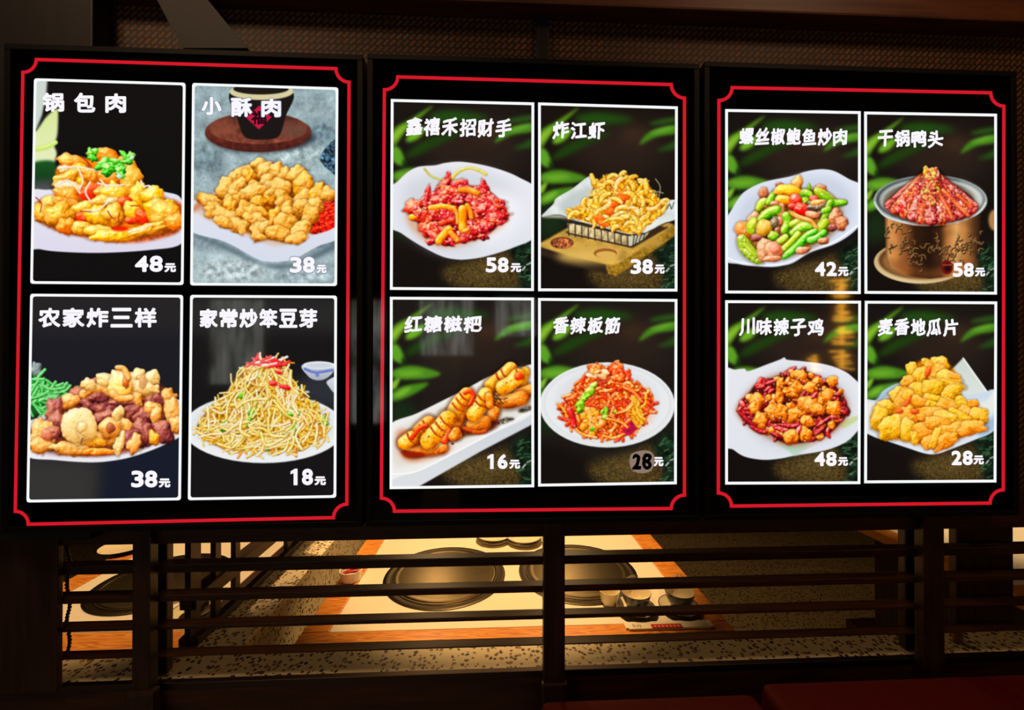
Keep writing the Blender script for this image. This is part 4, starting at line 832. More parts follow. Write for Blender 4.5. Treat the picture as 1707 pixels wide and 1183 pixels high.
for t in [[(140, 640), (165, 670)], [(130, 700), (190, 760), (230, 790)], [(200, 790), (260, 820), (300, 825)], [(310, 590), (340, 570)], [(350, 800), (420, 810)], [(370, 780), (450, 790), (490, 780)], [(600, 790), (680, 740), (720, 740)], [(480, 830), (500, 790)], [(590, 840), (640, 800)], [(290, 540), (350, 520)], [(740, 700), (775, 710)], [(330, 830), (390, 860)], [(600, 590), (570, 620)]]: p.strand(t, 15, taper=.5, pal=q.choice([CHILI, [(70, 4, 8), (170, 16, 26), (215, 60, 60), (255, 170, 160)]]), spec=.5, ao=.6)
p.dots(MC, 150, (2.5, 5), [(250, 214, 150), (236, 180, 100), (110, 20, 10), (255, 236, 200)])

# 12 -- sweet potato crisps --------------------------------------------------------------------
p = pic([(1441.7, 501.2), (1662.4, 502.3), (1661, 803.8), (1440.6, 805.2)], (1430, 490), 3.5848, (21, 18, 16), 12)
leaf_ground(p, (42, 44, 830, 1126))
p.cur = 1
p.poly([(560, 452), (630, 380), (780, 590), (700, 660), (600, 600)], (204, 214, 204), smooth=False, blur=1.5, grad=(224, 230, 226)); p.strand([(630, 384), (776, 590)], 5, [(240, 244, 240)] * 2, ao=.1)
p.poly([(30, 640), (110, 632), (150, 580), (210, 545), (270, 530), (330, 560), (600, 600), (740, 590), (800, 570), (840, 590), (840, 760), (800, 826), (700, 870), (560, 925), (470, 955), (400, 952), (300, 920), (180, 880), (90, 850), (30, 800)], (200, 216, 232), blur=1, grad=(226, 234, 242))
p.poly([(110, 632), (190, 560), (260, 540), (240, 600), (150, 650)], (160, 190, 216), blur=10); p.poly([(700, 800), (800, 740), (840, 700), (840, 780), (740, 850)], (160, 188, 214), blur=10)
p.poly([(50, 655), (130, 640), (260, 600), (640, 640), (760, 640), (815, 576), (836, 620), (810, 700), (730, 780), (640, 840), (470, 930), (380, 905), (250, 872), (110, 830), (55, 760)], (232, 234, 228), blur=5)
p.poly([(90, 700), (320, 560), (620, 640), (770, 720), (640, 850), (460, 915), (330, 890), (130, 820)], (196, 140, 60), blur=14, alpha=.8)
p.cur = 2
p.poly([(100, 680), (230, 600), (320, 430), (420, 390), (520, 390), (600, 500), (620, 620), (750, 720), (730, 790), (560, 880), (430, 905), (300, 880), (150, 830)], (178, 104, 22), blur=8, tex=.3, tsc=5); p.grow = 1.12
for a in [(325, 450, 30, 42, -20), (405, 402, 24, 18, 0), (490, 420, 48, 44, 0), (420, 440, 24, 40, 10), (360, 500, 40, 60, 30), (470, 480, 36, 60, 25), (545, 510, 66, 46, 20), (575, 488, 34, 16, 5), (520, 545, 90, 34, 10), (300, 530, 40, 40, 0), (360, 590, 60, 56, 0), (240, 600, 44, 40, -30), (255, 650, 34, 100, 32), (300, 600, 30, 30, 0), (450, 560, 60, 40, 0), (560, 590, 56, 40, 0), (500, 640, 110, 26, 14), (420, 665, 96, 30, 12), (360, 640, 40, 30, 20), (545, 680, 66, 40, 20),
          (640, 690, 30, 84, -28), (690, 655, 28, 24, 0), (660, 720, 60, 34, 40), (725, 725, 50, 42, 10), (150, 690, 60, 44, -10), (130, 745, 44, 62, 10), (600, 740, 64, 44, 30), (440, 725, 90, 44, 5), (520, 740, 60, 40, 10), (212, 795, 80, 66, -15), (310, 760, 40, 96, -14), (300, 810, 40, 60, 0), (410, 820, 70, 58, 0), (480, 780, 70, 40, 20), (570, 815, 84, 40, -10), (680, 800, 74, 38, -12), (520, 880, 76, 38, -28), (430, 885, 46, 36, -20), (460, 860, 20, 60, 20), (340, 860, 20, 40, -10)]:
    p.lump(*a, q.choice([CRUMB, CRUMB, CRUMB2]), bump=.9, irr=.13, fine=1.6, ao=.6, spec=.03, sq=2.8, flat=.7)
for a in [(420, 465, 16, 30, 20), (340, 700, 24, 16, 0), (300, 640, 14, 34, 30), (250, 700, 20, 14, 0)]: p.lump(*a, [(130, 30, 10), (200, 70, 30), (230, 120, 60)], ao=.3)

# ------------------------------------------------------------------ lettering
_glyphs = {'1': (np.array([(.5, 0), (1, 0), (1, 1), (.66, 1), (0, .84), (0, .70), (.5, .79)]), [[0, 1, 2, 3, 4, 5, 6]])}   # drawn with the flag of the printed price
def glyph(ch):
    if ch not in _glyphs:
        c = bpy.data.curves.new('lettering', 'FONT'); c.body = ch; c.resolution_u = 4
        o = bpy.data.objects.new('lettering', c); COL.objects.link(o)
        bpy.context.view_layer.update()
        me = bpy.data.meshes.new_from_object(o.evaluated_get(bpy.context.evaluated_depsgraph_get()))
        V = np.array([v.co[:2] for v in me.vertices]); Fs = [list(f.vertices) for f in me.polygons]
        bpy.data.objects.remove(o); bpy.data.curves.remove(c); bpy.data.meshes.remove(me)
        _glyphs[ch] = (V, Fs)
    return _glyphs[ch]
def lettering(p, name, items, bold, mat, parent, y, shear=0.0, wob=0.0, grow=0.0):
    # items: (character, x0, y0, x1, y1) boxes in the picture's own drawing units
    VV, FF = [], []
    for ch, x0, y0, x1, y1 in items:
        x0, y0, x1, y1 = x0 - grow, y0 - grow, x1 + grow, y1 + grow
        V, Fs = glyph(ch); lo, hi = V.min(0), V.max(0); u = (V - lo) / (hi - lo)
        b = bold * (.4 if ch == '1' else .9 if ch.isdigit() else (.62 if ch == '元' else .74))
        X = x0 + b + u[:, 0] * (x1 - x0 - 2 * b); Yy = y1 - b - u[:, 1] * (y1 - y0 - 2 * b)
        if shear:                      # brush hand: strokes climb to the right, heads thicken
            Yy = Yy - (u[:, 0] - .5) * shear * (x1 - x0); X = X + (u[:, 1] - .5) * shear * .35 * (x1 - x0)
        if wob: X = X + wob * np.sin(Yy * .11 + x0); Yy = Yy + wob * np.sin(X * .12 + y0)
        for k in range(13):
            r = 0 if k == 0 else b; a = k * math.pi / 6
            rx, ry = (1, 1) if not shear else (1.0 + .25 * math.sin(a), 1.0)
            P = np.stack([X + r * rx * math.cos(a), Yy + r * ry * math.sin(a)], 1)
            q = P / p.k + p.org; n0 = sum(len(v) for v in VV)
            VV.append(on_y(q[:, 0], q[:, 1], y)); FF += [[n0 + i for i in f] for f in Fs]
    return raw(name, np.concatenate(VV), FF, mat, parent)
def row(text, x0, y0, x1, y1, dy=0.0, gap=.08):
    n = len(text); w = (x1 - x0) / n; out = []
    for i, ch in enumerate(text):
        nr = .23 * w if ch == '1' else 0
        f = i / max(n - 1, 1) * dy
        out.append((ch, x0 + i * w + gap * w * .5 + nr * .3, y0 + f, x0 + (i + 1) * w - gap * w * .5 - nr * 1.2, y1 + f))
    return out

# ------------------------------------------------------------------ materials of the lightboxes
M['print'], _N, _L, _P = new_mat('back-lit print')
_a = _N.new('ShaderNodeVertexColor'); _a.layer_name = 'print'
_P.inputs['Base Color'].default_value = (.012, .012, .012, 1); _P.inputs['Roughness'].default_value = .05
_L.new(_a.outputs['Color'], _P.inputs['Emission Color']); _P.inputs['Emission Strength'].default_value = 1.0
def lit(name, col, es=1.0):
    m = plain(name, (8, 8, 8), .08, emit=col, es=es); return m
M['white_lit'] = lit('lit white line', (247, 249, 250), 1.0)
M['text_lit'] = lit('lit white lettering', (244, 242, 248), 1.0)
M['red_lit'] = lit('lit red line', (212, 24, 40), 1.0)
M['edge_lit'] = lit('lit grey lettering edge', (112, 120, 150), 1.0)
M['ink'] = plain('black marker ink', (12, 9, 9), .5)
M['sticker'] = lit('taped over price patch', (148, 126, 112), .9)
M['seal_ink'] = lit('dark seal character', (40, 8, 20), 1.0)

YB = 0.750
def quad_ring(outer, inner, mat, name, parent, y, rnd=0.0):
    def path(q):
        q = np.asarray(q, float)
        if rnd <= 0: return q
        out = []
        for i in range(4):
            a, b, c = q[i - 1], q[i], q[(i + 1) % 4]
            u = (a - b) / np.linalg.norm(a - b); v = (c - b) / np.linalg.norm(c - b); r = rnd
            for t in np.linspace(0, 1, 6): out.append(b + u * r * (1 - t) ** 2 + v * r * t ** 2)
        return np.array(out)
    A = path(outer); B = np.asarray(inner, float) if rnd <= 0 else path(inner)
    n = len(A); P = np.concatenate([A, B]); V = on_y(P[:, 0], P[:, 1], y)
    return raw(name, V, [[i, (i + 1) % n, n + (i + 1) % n, n + i] for i in range(n)], mat, parent)
def inset(q, d):
    q = np.asarray(q, float); out = []
    for i in range(4):
        a, b, c = q[i - 1], q[i], q[(i + 1) % 4]
        u = (a - b) / np.linalg.norm(a - b); v = (c - b) / np.linalg.norm(c - b); out.append(b + (u + v) * d)
    return out
def stroke(path, w, name, mat, parent, y):      # closed line of even width
    P = np.asarray(path, float); n = len(P); O, I = [], []
    for i in range(n):
        a, b, c = P[i - 1], P[i], P[(i + 1) % n]
        u = (b - a) / np.linalg.norm(b - a); v = (c - b) / np.linalg.norm(c - b)
        nu, nv = np.array([-u[1], u[0]]), np.array([-v[1], v[0]]); m = nu + nv; m = m / max(np.dot(m, nu), .35)
        O.append(b + m * w / 2); I.append(b - m * w / 2)
    Q = np.array(O + I); V = on_y(Q[:, 0], Q[:, 1], y)
    return raw(name, V, [[i, (i + 1) % n, n + (i + 1) % n, n + i] for i in range(n)], mat, parent)
def notched(tl, tr, br, bl, nx=22, ny=22):      # rectangle with scooped corners
    c = [np.array(v, float) for v in (tl, tr, br, bl)]; out = []
    for i in range(4):
        b = c[i]; a = c[i - 1]; d = c[(i + 1) % 4]
        u = (a - b) / np.linalg.norm(a - b); v = (d - b) / np.linalg.norm(d - b)
        for t in np.linspace(0, math.pi / 2, 7): out.append(b + u * nx * math.cos(t) + v * nx * math.sin(t))
    return out
def print_sheet(p, inner, name, parent, y):
    q = np.array(inner, float); n = int(max(abs(q[1, 0] - q[0, 0]), abs(q[2, 0] - q[3, 0]))) + 1; m = int(max(abs(q[3, 1] - q[0, 1]), abs(q[2, 1] - q[1, 1]))) + 1
    u, v = np.meshgrid(np.linspace(0, 1, n + 1), np.linspace(0, 1, m + 1)); u, v = u[..., None], v[..., None]
    P = q[0] * (1 - u) * (1 - v) + q[1] * u * (1 - v) + q[2] * u * v + q[3] * (1 - u) * v
    C = lin(p.sample(P[..., 0], P[..., 1])); V = on_y(P[..., 0], P[..., 1], y)
    cx, cy = (P[:-1, :-1] + P[1:, 1:])[..., 0] / 2, (P[:-1, :-1] + P[1:, 1:])[..., 1] / 2
    ID = p.ID[np.clip(((cy - p.b[1]) * S).astype(int), 0, p.h - 1), np.clip(((cx - p.b[0]) * S).astype(int), 0, p.w - 1)]
    idx = np.arange((n + 1) * (m + 1)).reshape(m + 1, n + 1)
    Q = np.stack([idx[:-1, :-1], idx[1:, :-1], idx[1:, 1:], idx[:-1, 1:]], -1)
    def part(k, nm, par):
        f = Q[ID == k]
        if not len(f): return None
        used, inv = np.unique(f, return_inverse=True); vv = V.reshape(-1, 3)[used]; cc = C.reshape(-1, 3)[used]
        return raw(nm, vv, inv.reshape(f.shape), M['print'], par, np.concatenate([cc, np.ones((len(cc), 1))], 1))
    root = part(0, name, parent)
    return root, part(1, 'pictured_plate', root), part(2, 'pictured_dish', root)

TITLE = [  # title items, price items, bold, brush
    ([('锅', 130, 110, 246, 212), ('包', 298, 110, 412, 216), ('肉', 465, 114, 576, 218)], [*row('48', 620, 978, 775, 1065), ('元', 780, 1018, 842, 1066)]),
    ([('小', 82, 132, 190, 230), ('酥', 240, 136, 352, 238), ('肉', 402, 140, 506, 240)], [*row('38', 550, 984, 690, 1070), ('元', 695, 1026, 750, 1072)]),
    (row('农家炸三样', 103, 105, 744, 210), [*row('38', 600, 972, 746, 1062), ('元', 750, 1014, 812, 1062)]),
    (row('家常炒笨豆芽', 68, 110, 704, 212), [*row('18', 550, 962, 680, 1050), ('元', 685, 1003, 746, 1050)]),
    (row('鑫禧禾招财手', 124, 157, 746, 262, 12), [*row('58', 588, 970, 726, 1058), ('元', 735, 1004, 796, 1056)]),
    (row('炸江虾', 122, 180, 432, 280, 6), [*row('38', 575, 980, 711, 1067), ('元', 718, 1012, 776, 1065)]),
    (row('红糖糍粑', 114, 142, 572, 238, 2), [*row('16', 593, 945, 720, 1032), ('元', 727, 978, 790, 1030)]),
    (row('香辣板筋', 125, 148, 522, 246, 2), [('元', 711, 962, 769, 1016)]),
    (row('螺丝椒鲍鱼炒肉', 132, 152, 784, 254, 6), [*row('42', 583, 954, 720, 1040), ('元', 724, 985, 787, 1040)]),
    (row('干锅鸭头', 116, 166, 514, 266, 4), [*row('58', 565, 960, 696, 1045), ('元', 700, 990, 761, 1042)]),
    (row('川味辣子鸡', 130, 143, 642, 246, 4), [*row('48', 580, 942, 719, 1028), ('元', 724, 974, 784, 1026)]),
    (row('麦香地瓜片', 118, 144, 602, 246, 4), [*row('28', 557, 935, 690, 1022), ('元', 691, 964, 753, 1018)]),
]
PLAB = ['lit picture of golden fried pork with coriander on a white plate, black ground', 'lit picture of knobbly fried pork strips and red chilli powder on grey cloth', 'lit picture of brown and cream fried offal with green shreds behind', 'lit picture of a mound of yellow bean sprouts topped with red shreds',
        'lit picture of dark red glazed chicken feet on a wide white plate', 'lit picture of fried shrimp in a paper-lined wire basket on a wooden board', 'lit picture of fried rice cake rolls on a long white dish', 'lit picture of a red and orange shredded dish in a white oval bowl',
        'lit picture of green peppers, abalone and pork on a wavy white plate', 'lit picture of red duck heads heaped in a metal pot', 'lit picture of chilli chicken cubes on a white leaf-edged plate', 'lit picture of yellow crumbed sweet potato slices in a white bowl']
BOARDS = [
    ('left menu lightbox priced 48, 38, 38 and 18 yuan, with rounded white picture frames', (6, 74), (604, 92), (606, 876), (8, 889), ((38.5, 98.5), (582, 115), (578, 862), (25, 874)), range(0, 4)),
    ('middle menu lightbox with red chicken feet at 58 yuan and a handwritten 28 yuan price', (612, 92), (1166, 106), (1166, 868), (612, 876), ((641, 127.5), (1141, 141.5), (1141, 847), (635.5, 852)), range(4, 8)),
    ('right menu lightbox with green pepper dish at 42 yuan and metal pot of duck heads', (1174, 106), (1694, 118), (1694, 858), (1174, 867), ((1198.5, 145.5), (1673.5, 155), (1672.5, 838), (1197.5, 843.5)), range(8, 12)),
]
for lab, tl, tr, br, bl, red, ids in BOARDS:
    c4 = [on_y(*v, YB) for v in (tl, tr, br, bl)]
    x0 = (c4[0][0] + c4[3][0]) / 2; x1 = (c4[1][0] + c4[2][0]) / 2; z1 = (c4[0][2] + c4[1][2]) / 2; z0 = (c4[2][2] + c4[3][2]) / 2
    root = empty('menu_lightbox', ((x0 + x1) / 2, YB + .03, z0))
    tag(root, lab, 'menu lightbox', 'menu lightboxes above the slatted partition')
    MB().box(x0, x1, YB + .0015, YB + .060, z0, z1, .002).build('housing', M['black_frame'], root)
    fr = MB(); t = .010
    for b in ((x0, x1, z1 - t, z1), (x0, x1, z0, z0 + t), (x0, x0 + t, z0 + t, z1 - t), (x1 - t, x1, z0 + t, z1 - t)): fr.box(b[0], b[1], YB - .003, YB + .0016, b[2], b[3], .0008, 1)
    fr.build('rim', M['rim'], root)
    raw('face_sheet', [(x0 + t, YB, z0 + t), (x1 - t, YB, z0 + t), (x1 - t, YB, z1 - t), (x0 + t, YB, z1 - t)], [[0, 1, 2, 3]], M['sheet'], root)
    o = stroke(notched(*red), 5.6, 'red_border_line', M['red_lit'], root, YB - .0004); o['label'] = 'thin red border line with scooped corners'
    for i in ids:
        p = PICS[i]; old = i < 4
        ins = inset(p.quad, 4.4 if old else 4.6)
        sheet, pl, fd = print_sheet(p, inset(p.quad, 2.5), 'dish_picture', root, YB - .0004)
        sheet['label'] = PLAB[i]
        quad_ring(p.quad, ins, M['white_lit'], 'white_frame_line', sheet, YB - .0007, 5.0 if old else 0)
        ti, pr = TITLE[i]
        if i == 1:
            lettering(p, 'dish_name_edge', ti, 8.5, M['edge_lit'], sheet, YB - .0006, grow=3.5); lettering(p, 'price_edge', pr, 8, M['edge_lit'], sheet, YB - .0006, grow=3.5)
            lettering(p, 'cup_seal', [('福', 348, 205, 430, 280)], 4.0, M['seal_ink'], sheet, YB - .0005)
        lettering(p, 'dish_name', ti, 6.0 if old else 5.0, M['text_lit'], sheet, YB - .0008, 0 if old else .10, 0 if old else 2.0)
        lettering(p, 'price', pr, 5.5, M['text_lit'], sheet, YB - .0008)
        if i == 7:
            P = smooth_poly([(590, 940), (640, 925), (690, 928), (716, 960), (714, 1010), (690, 1045), (640, 1056), (590, 1040), (573, 1000), (576, 960)]); q = P / p.k + p.org
            so = raw('price_patch', on_y(q[:, 0], q[:, 1], YB - .0009), [list(range(len(P)))], M['sticker'], sheet); so['label'] = 'brown tape patch over the printed price'
            so = lettering(p, 'handwritten_price', [('2', 588, 944, 640, 1034), ('8', 644, 938, 700, 1034)], 5.5, M['ink'], sheet, YB - .0012, .06, 3.0); so['label'] = 'handwritten black 28'

# ------------------------------------------------------------------ room shell
RX0, RX1, RY0, RY1, RZ = -3.4, 3.6, -2.8, 4.2, 2.62
def slab(name, b, mat):
    return struct(MB().box(*b).build(name, mat))
slab('floor', (RX0, RX1, RY0, RY1, -.06, 0), M['terrazzo_floor'])
slab('ceiling', (RX0, RX1, RY0, RY1, RZ, RZ + .06), M['plaster'])
slab('wall_left', (RX0 - .06, RX0, RY0, RY1, 0, RZ), M['plaster'])
slab('wall_right', (RX1, RX1 + .06, RY0, RY1, 0, RZ), M['plaster'])
slab('wall_back', (RX0, RX1, RY1, RY1 + .06, 0, RZ), M['plaster'])
slab('wall_behind', (RX0, RX1, RY0 - .06, RY0, 0, RZ), M['plaster'])

YL = 0.800                               # front of the lattice slats
def zy(py, Y, px=908): return float(on_y(px, py, Y)[2])
def xy(px, Y, py=1000): return float(on_y(px, py, Y)[0])
Zt = 0.780                               # top of the terrazzo ledge
Zr = zy(893, YL)                         # underside of the partition's top rail

# woven panel over and behind the lightboxes
slab('wall_front', (RX0, RX1, .812, .836, Zr + .01, RZ), M['weave'])
# brown beam along the top
struct(MB().box(RX0, RX1, .772, .812, zy(6, .772), RZ - .30, .004).build('trim_1', M['beam']))
# diagonal brace and upright on the panel
bp = [(246, -30), (322, -30), (412, 80), (304, 80)]
struct(MB().prism([(float(v[0]), float(v[2])) for v in (on_y(x, y, .78) for x, y in bp)], .78, .812).build('trim_2', M['black_wood']))
struct(MB().box(RX0, xy(154, .77, 40), .77, .812, Zr + .02, RZ, .003).build('trim_3', M['black_wood']))
struct(MB().box(xy(905, .80, 60) - .012, xy(905, .80, 60) + .012, .80, .812, 1.8, RZ - .30, .002).build('trim_4', M['black_wood']))

# terrazzo ledge: the run under the lattice and the side run between the tables
xw1 = float(on_z(418, 1060, Zt)[0]); xw0 = float(on_z(337, 1066, Zt)[0])
lw = MB().box(RX0 + .02, 2.4, YL + .012, YL + .075, 0, Zt, .002).box(xw0 - .035, xw1, YL + .075, 3.2, 0, Zt, .002)
tag(lw.build('terrazzo_ledge', M['terrazzo']), 'speckled terrazzo topped low wall under the slats, running back beside the middle table', 'low wall')
fl = MB().box(RX0 + .02, 2.4, YL + .001, YL + .0115, 0, Zt - .012, .001)
front = tag(fl.build('front_board', M['dark_wood']), 'dark wooden board facing the low wall below the slats', 'wood panel')
edge = MB().box(RX0 + .02, 2.4, YL + .0005, YL + .0118, Zt - .0118, Zt + .001, .0006, 1)
tag(edge.build('metal_edge_strip', M['trim']), 'thin pale metal strip along the front edge of the terrazzo ledge', 'trim strip')

# slatted partition
part = empty('slatted_partition', (xy(925, YL), YL + .02, Zt))
tag(part, 'dark wooden slatted partition carrying the lightboxes in front of the tables', 'partition')
SL = [(918, 941), (966, 987), (1014, 1032), (1061, 1075)]
XA, XB = RX0 + .03, 2.35
for a, b in SL:
    MB().box(XA, XB, YL, YL + .022, zy(b, YL), zy(a, YL + .022), .0015).build('slat', M['dark_wood'], part)
MB().box(XA, XB, YL - .004, YL + .034, Zr, Zr + .075, .002).build('top_rail', M['dark_wood'], part)
for a, b in ((220, 249), (906, 942), (1541, 1575)):
    x0, x1 = xy(a, YL - .02), xy(b, YL - .02)
    o = MB().box(x0, x1, YL - .02, YL + .0, zy(1165, YL - .02, a), Zr + .06, .002)
    if a == 906: o.box(x0 - .004, x1 + .004, YL - .026, YL - .006, zy(1172, YL - .02), zy(1138, YL - .02), .004)
    if a == 220: o.box(x0 - .010, x1 + .012, YL - .026, YL - .006, .60, zy(1128, YL - .02), .006)
    o.build('post', M['dark_wood_z'], part)
for a, b in ((251, 283), (1504, 1531)):
    MB().box(xy(a, YL + .03), xy(b, YL + .03), YL + .0225, YL + .040, Zt + .001, Zr + .07, .003).build('back_post', M['dark_wood_z'], part)
MB().box(RX0 + .03, xy(97, YL - .01), YL - .012, YL - .001, Zt + .002, Zr + .02, .002).build('side_panel', M['dark_wood_z'], part)
MB().box(xy(1590, YL + .04), xy(1684, YL + .04), YL + .034, YL + .05, Zt + .03, Zr + .02, .002).build('side_panel', M['dark_wood_z'], part)

# turned bamboo pole right of the right post
px = xy(1583, .86, 1000)
pl = empty('bamboo_pole', (px, .86, Zt)); tag(pl, 'brown bamboo pole standing beside the right hand post', 'pole')
pb = MB(); pz = [Zt, Zt + .02, zy(1000, .86) - .004, zy(1000, .86), zy(1000, .86) + .004, Zr + .02]; pb.lathe([(0, 0)] + [(r, z - Zt) for r, z in zip([.009, .009, .009, .0105, .009, .009], pz)] + [(0, Zr + .02 - Zt)], (px, .845, Zt), 20)
pb.build('pole', M['pole'], pl, True)

# ------------------------------------------------------------------ tables
ZT = 0.750
def table(x0, x1, y0, y1, we, label):
    r = empty('hot_pot_table', ((x0 + x1) / 2, (y0 + y1) / 2, 0)); tag(r, label, 'table', 'hot pot tables behind the partition')
    MB().box(x0 + we[0], x1 - we[1], y0 + we[2], y1 - we[3], ZT - .03, ZT, .0008, 1).build('tabletop', M['laminate'], r)
    for b in ((x0, x1, y0, y0 + we[2] - .0005), (x0, x1, y1 - we[3] + .0005, y1), (x0, x0 + we[0] - .0005, y0 + we[2], y1 - we[3]), (x1 - we[1] + .0005, x1, y0 + we[2], y1 - we[3])):
        MB().box(*b, ZT - .032, ZT, .003).build('wood_edge', M['oak'], r)
    MB().box((x0 + x1) / 2 - .18, (x0 + x1) / 2 + .18, y0 + .3, y1 - .3, .04, ZT - .031, .004).build('pedestal', M['dark_wood_z'], r)
    MB().box((x0 + x1) / 2 - .26, (x0 + x1) / 2 + .26, y0 + .22, y1 - .22, 0, .04, .004).build('foot_plate', M['dark_wood'], r)
    return r
wl = float(on_z(550, 1051, ZT)[0]); wr = float(on_z(1168, 1040, ZT)[0]); yf = float(on_z(730, 1048, ZT)[1])
ol = float(on_z(541, 999, ZT)[0]); orr = float(on_z(1146, 960, ZT)[0]); yo = float(on_z(730, 1074, ZT)[1])
table(ol, orr, yo, 1.98, (wl - ol, orr - wr, yf - yo, .05), 'middle cream topped table edged in orange oak with two round cookers')
ylf = float(on_z(160, 1053, ZT)[1])
table(float(on_z(119, 985, ZT)[0]) - .07, xw0 - .037, yo, 1.98, (.07, .05, ylf - yo, .05), 'left cream topped table edged in orange oak with bead cord in front')
xr = float(on_z(1490, 886, ZT)[0]); yr = float(on_z(1695, 975, ZT)[1])
table(xr - .06, 2.75, yr - .07, 2.3, (.06, .05, .07, .05), 'right cream topped table half hidden behind dark panel')

def burner(px, py0, py1, label, cx=None, cy=None, r=.178):
    if cx is None:
        n, f = on_z(px, py1, ZT), on_z(px, py0, ZT); cy = float(n[1] + f[1]) / 2; r = float(f[1] - n[1]) / 2 * 1.0; cx = float(on_z(px, (py0 + py1) / 2 + 3, ZT)[0])
    e = empty('round_cooker', (cx, cy, ZT)); tag(e, label, 'cooker', 'round cookers set into the tables')
    c = (cx, cy, ZT)
    MB().lathe([(0, .0002), (r, .0002), (r, .0022), (r * .985, .0034), (r * .93, .0036), (r * .90, .0026), (r * .86, .0020), (0, .0020)], c, 96).build('rim', M['steel_dark'], e, True)
    MB().lathe([(r * .885, .0022), (r * .875, .0040), (r * .855, .0042), (r * .845, .0022)], c, 96).build('ring', M['steel'], e, True)
    MB().lathe([(r * .835, .0022), (r * .83, .0048), (r * .80, .0058), (r * .775, .0050), (r * .74, .0056), (0, .0050)], c, 96).build('lid', M['steel'], e, True)
    return e
burner(740, 913, 1018, 'round steel cooker left of centre on the middle table')
burner(966, 908, 1010, 'round steel cooker behind the middle post on the middle table')
cl = on_z(272, 968, ZT); burner(0, 0, 0, 'dark round cooker on the left table', float(cl[0]), float(cl[1]), .162)

# ------------------------------------------------------------------ tableware
def disc_plate(name, x, y, z, r, label, group, cat='plate', rim=None):
    e = empty(name, (x, y, z)); tag(e, label, cat, group)
    MB().lathe([(0, 0), (r * .62, 0), (r * .66, .002), (r, .013), (r * .985, .0145), (r * .95, .0135)], (x, y, z), 56).build('outside', M['black_china'] if rim else M['cream_china'], e, True)
    MB().lathe([(r * .95, .0137), (r * .66, .0048), (0, .0035)], (x, y, z), 56).build('inside', M['cream_china'], e, True)
    return e
def bowl(x, y, z, r, h, label, group, tilt=0):
    e = empty('bowl', (x, y, z)); tag(e, label, 'bowl', group)
    MB().lathe([(0, 0), (r * .45, 0), (r * .48, .006), (r * .72, h * .28), (r * .92, h * .66), (r, h), (r * .985, h + .0008)], (x, y, z), 56).build('outside', M['black_china'], e, True)
    MB().lathe([(r * .985, h + .0008), (r * .95, h * .97), (r * .86, h * .66), (r * .66, h * .34), (r * .4, h * .16), (0, h * .14)], (x, y, z), 56).build('inside', M['cream_china'], e, True)
    if tilt: e.rotation_euler = (tilt, 0, 0)
    return e
def film(x, y, z, r, h, label, seed):
    q = random.Random(seed); n = 30; prof = [(1.03, .010), (1.0, .3), (.8, .62), (.55, .85), (.25, 1.0), (.06, 1.1)]
    m = MB(); rings = []
    for k, (a, b) in enumerate(prof):
        rings.append([m.bm.verts.new((x + a * r * (1 + q.uniform(-.06, .06) * (k > 0)) * math.cos(2 * math.pi * i / n), y + a * r * (1 + q.uniform(-.06, .06) * (k > 0)) * math.sin(2 * math.pi * i / n), z + .018 + h * b * (1 + q.uniform(-.12, .12)))) for i in range(n)])
    for a, b in zip(rings, rings[1:]):
        for i in range(n): m.bm.faces.new([a[i], a[(i + 1) % n], b[(i + 1) % n], b[i]])
    return tag(m.build('plastic_wrap', M['film']), label, 'plastic wrap', 'clear wraps over the tableware')
def setting(px, py, wx, label):
    c = on_z(px, py, ZT); x, y = float(c[0]), float(c[1])
    disc_plate('plate', x, y, ZT, .0495, f'black rimmed cream plate, {wx}', 'wrapped plates', rim=True)
    b = bowl(x + .004, y + .006, ZT + .0058, .036, .040, f'black bowl, cream inside, on {label}', 'wrapped bowls')
    return x, y
sx, sy = setting(1059, 1019, 'under the left wrapped bowl at the middle table corner', 'the left wrapped plate at the middle table corner')
tx, ty = setting(1132, 1017, 'under the right wrapped bowl at the middle table corner', 'the right wrapped plate at the middle table corner')
film(sx, sy, ZT, .048, .062, 'clear plastic wrap over the left bowl at the middle table corner', 3)
film(tx, ty, ZT, .048, .062, 'clear plastic wrap over the right bowl at the middle table corner', 4)
c = on_z(1016, 1006, ZT); cup = empty('cup', (float(c[0]), float(c[1]), ZT)); tag(cup, 'small pale cup beside the left wrapped bowl', 'cup')
MB().lathe([(0, 0), (.016, 0), (.022, .01), (.026, .036), (.0245, .036), (.020, .01), (0, .004)], (float(c[0]), float(c[1]), ZT), 40).build('body', M['cream_china'], cup, True)
lx, ly = setting(322, 1024, 'under the bowl at the right corner of the left table', 'the plate at the right corner of the left table')

# folded chopstick sleeve with its red print
a, b = on_z(1042, 1046, ZT), on_z(1188, 1042, ZT)
sl = empty('chopstick_sleeve', ((a[0] + b[0]) / 2, (a[1] + b[1]) / 2, ZT)); tag(sl, 'white paper chopstick sleeve with red print lying in front of the wrapped bowls', 'chopstick sleeve')
X0, X1, Y0 = float(a[0]), float(b[0]), float(a[1] + b[1]) / 2
MB().box(X0 + .006, X1 - .012, Y0 - .013, Y0 + .013, ZT + .0005, ZT + .0055, .0018).build('sleeve', M['paper'], sl)
MB().prism([(X0, ZT + .0012), (X0 + .006, ZT + .0008), (X0 + .006, ZT + .0054), (X0, ZT + .004)], Y0 - .008, Y0 + .012).build('fold', M['paper'], sl)
MB().prism([(X1 - .012, ZT + .001), (X1, ZT + .003), (X1 - .003, ZT + .0062), (X1 - .012, ZT + .005)], Y0 - .010, Y0 + .011).build('fold', M['paper'], sl)
lb = MB().box(X0 + .060, X0 + .132, Y0 - .0125, Y0 + .001, ZT + .0057, ZT + .0062).build('red_label', M['red_print'], sl)
mk = MB()
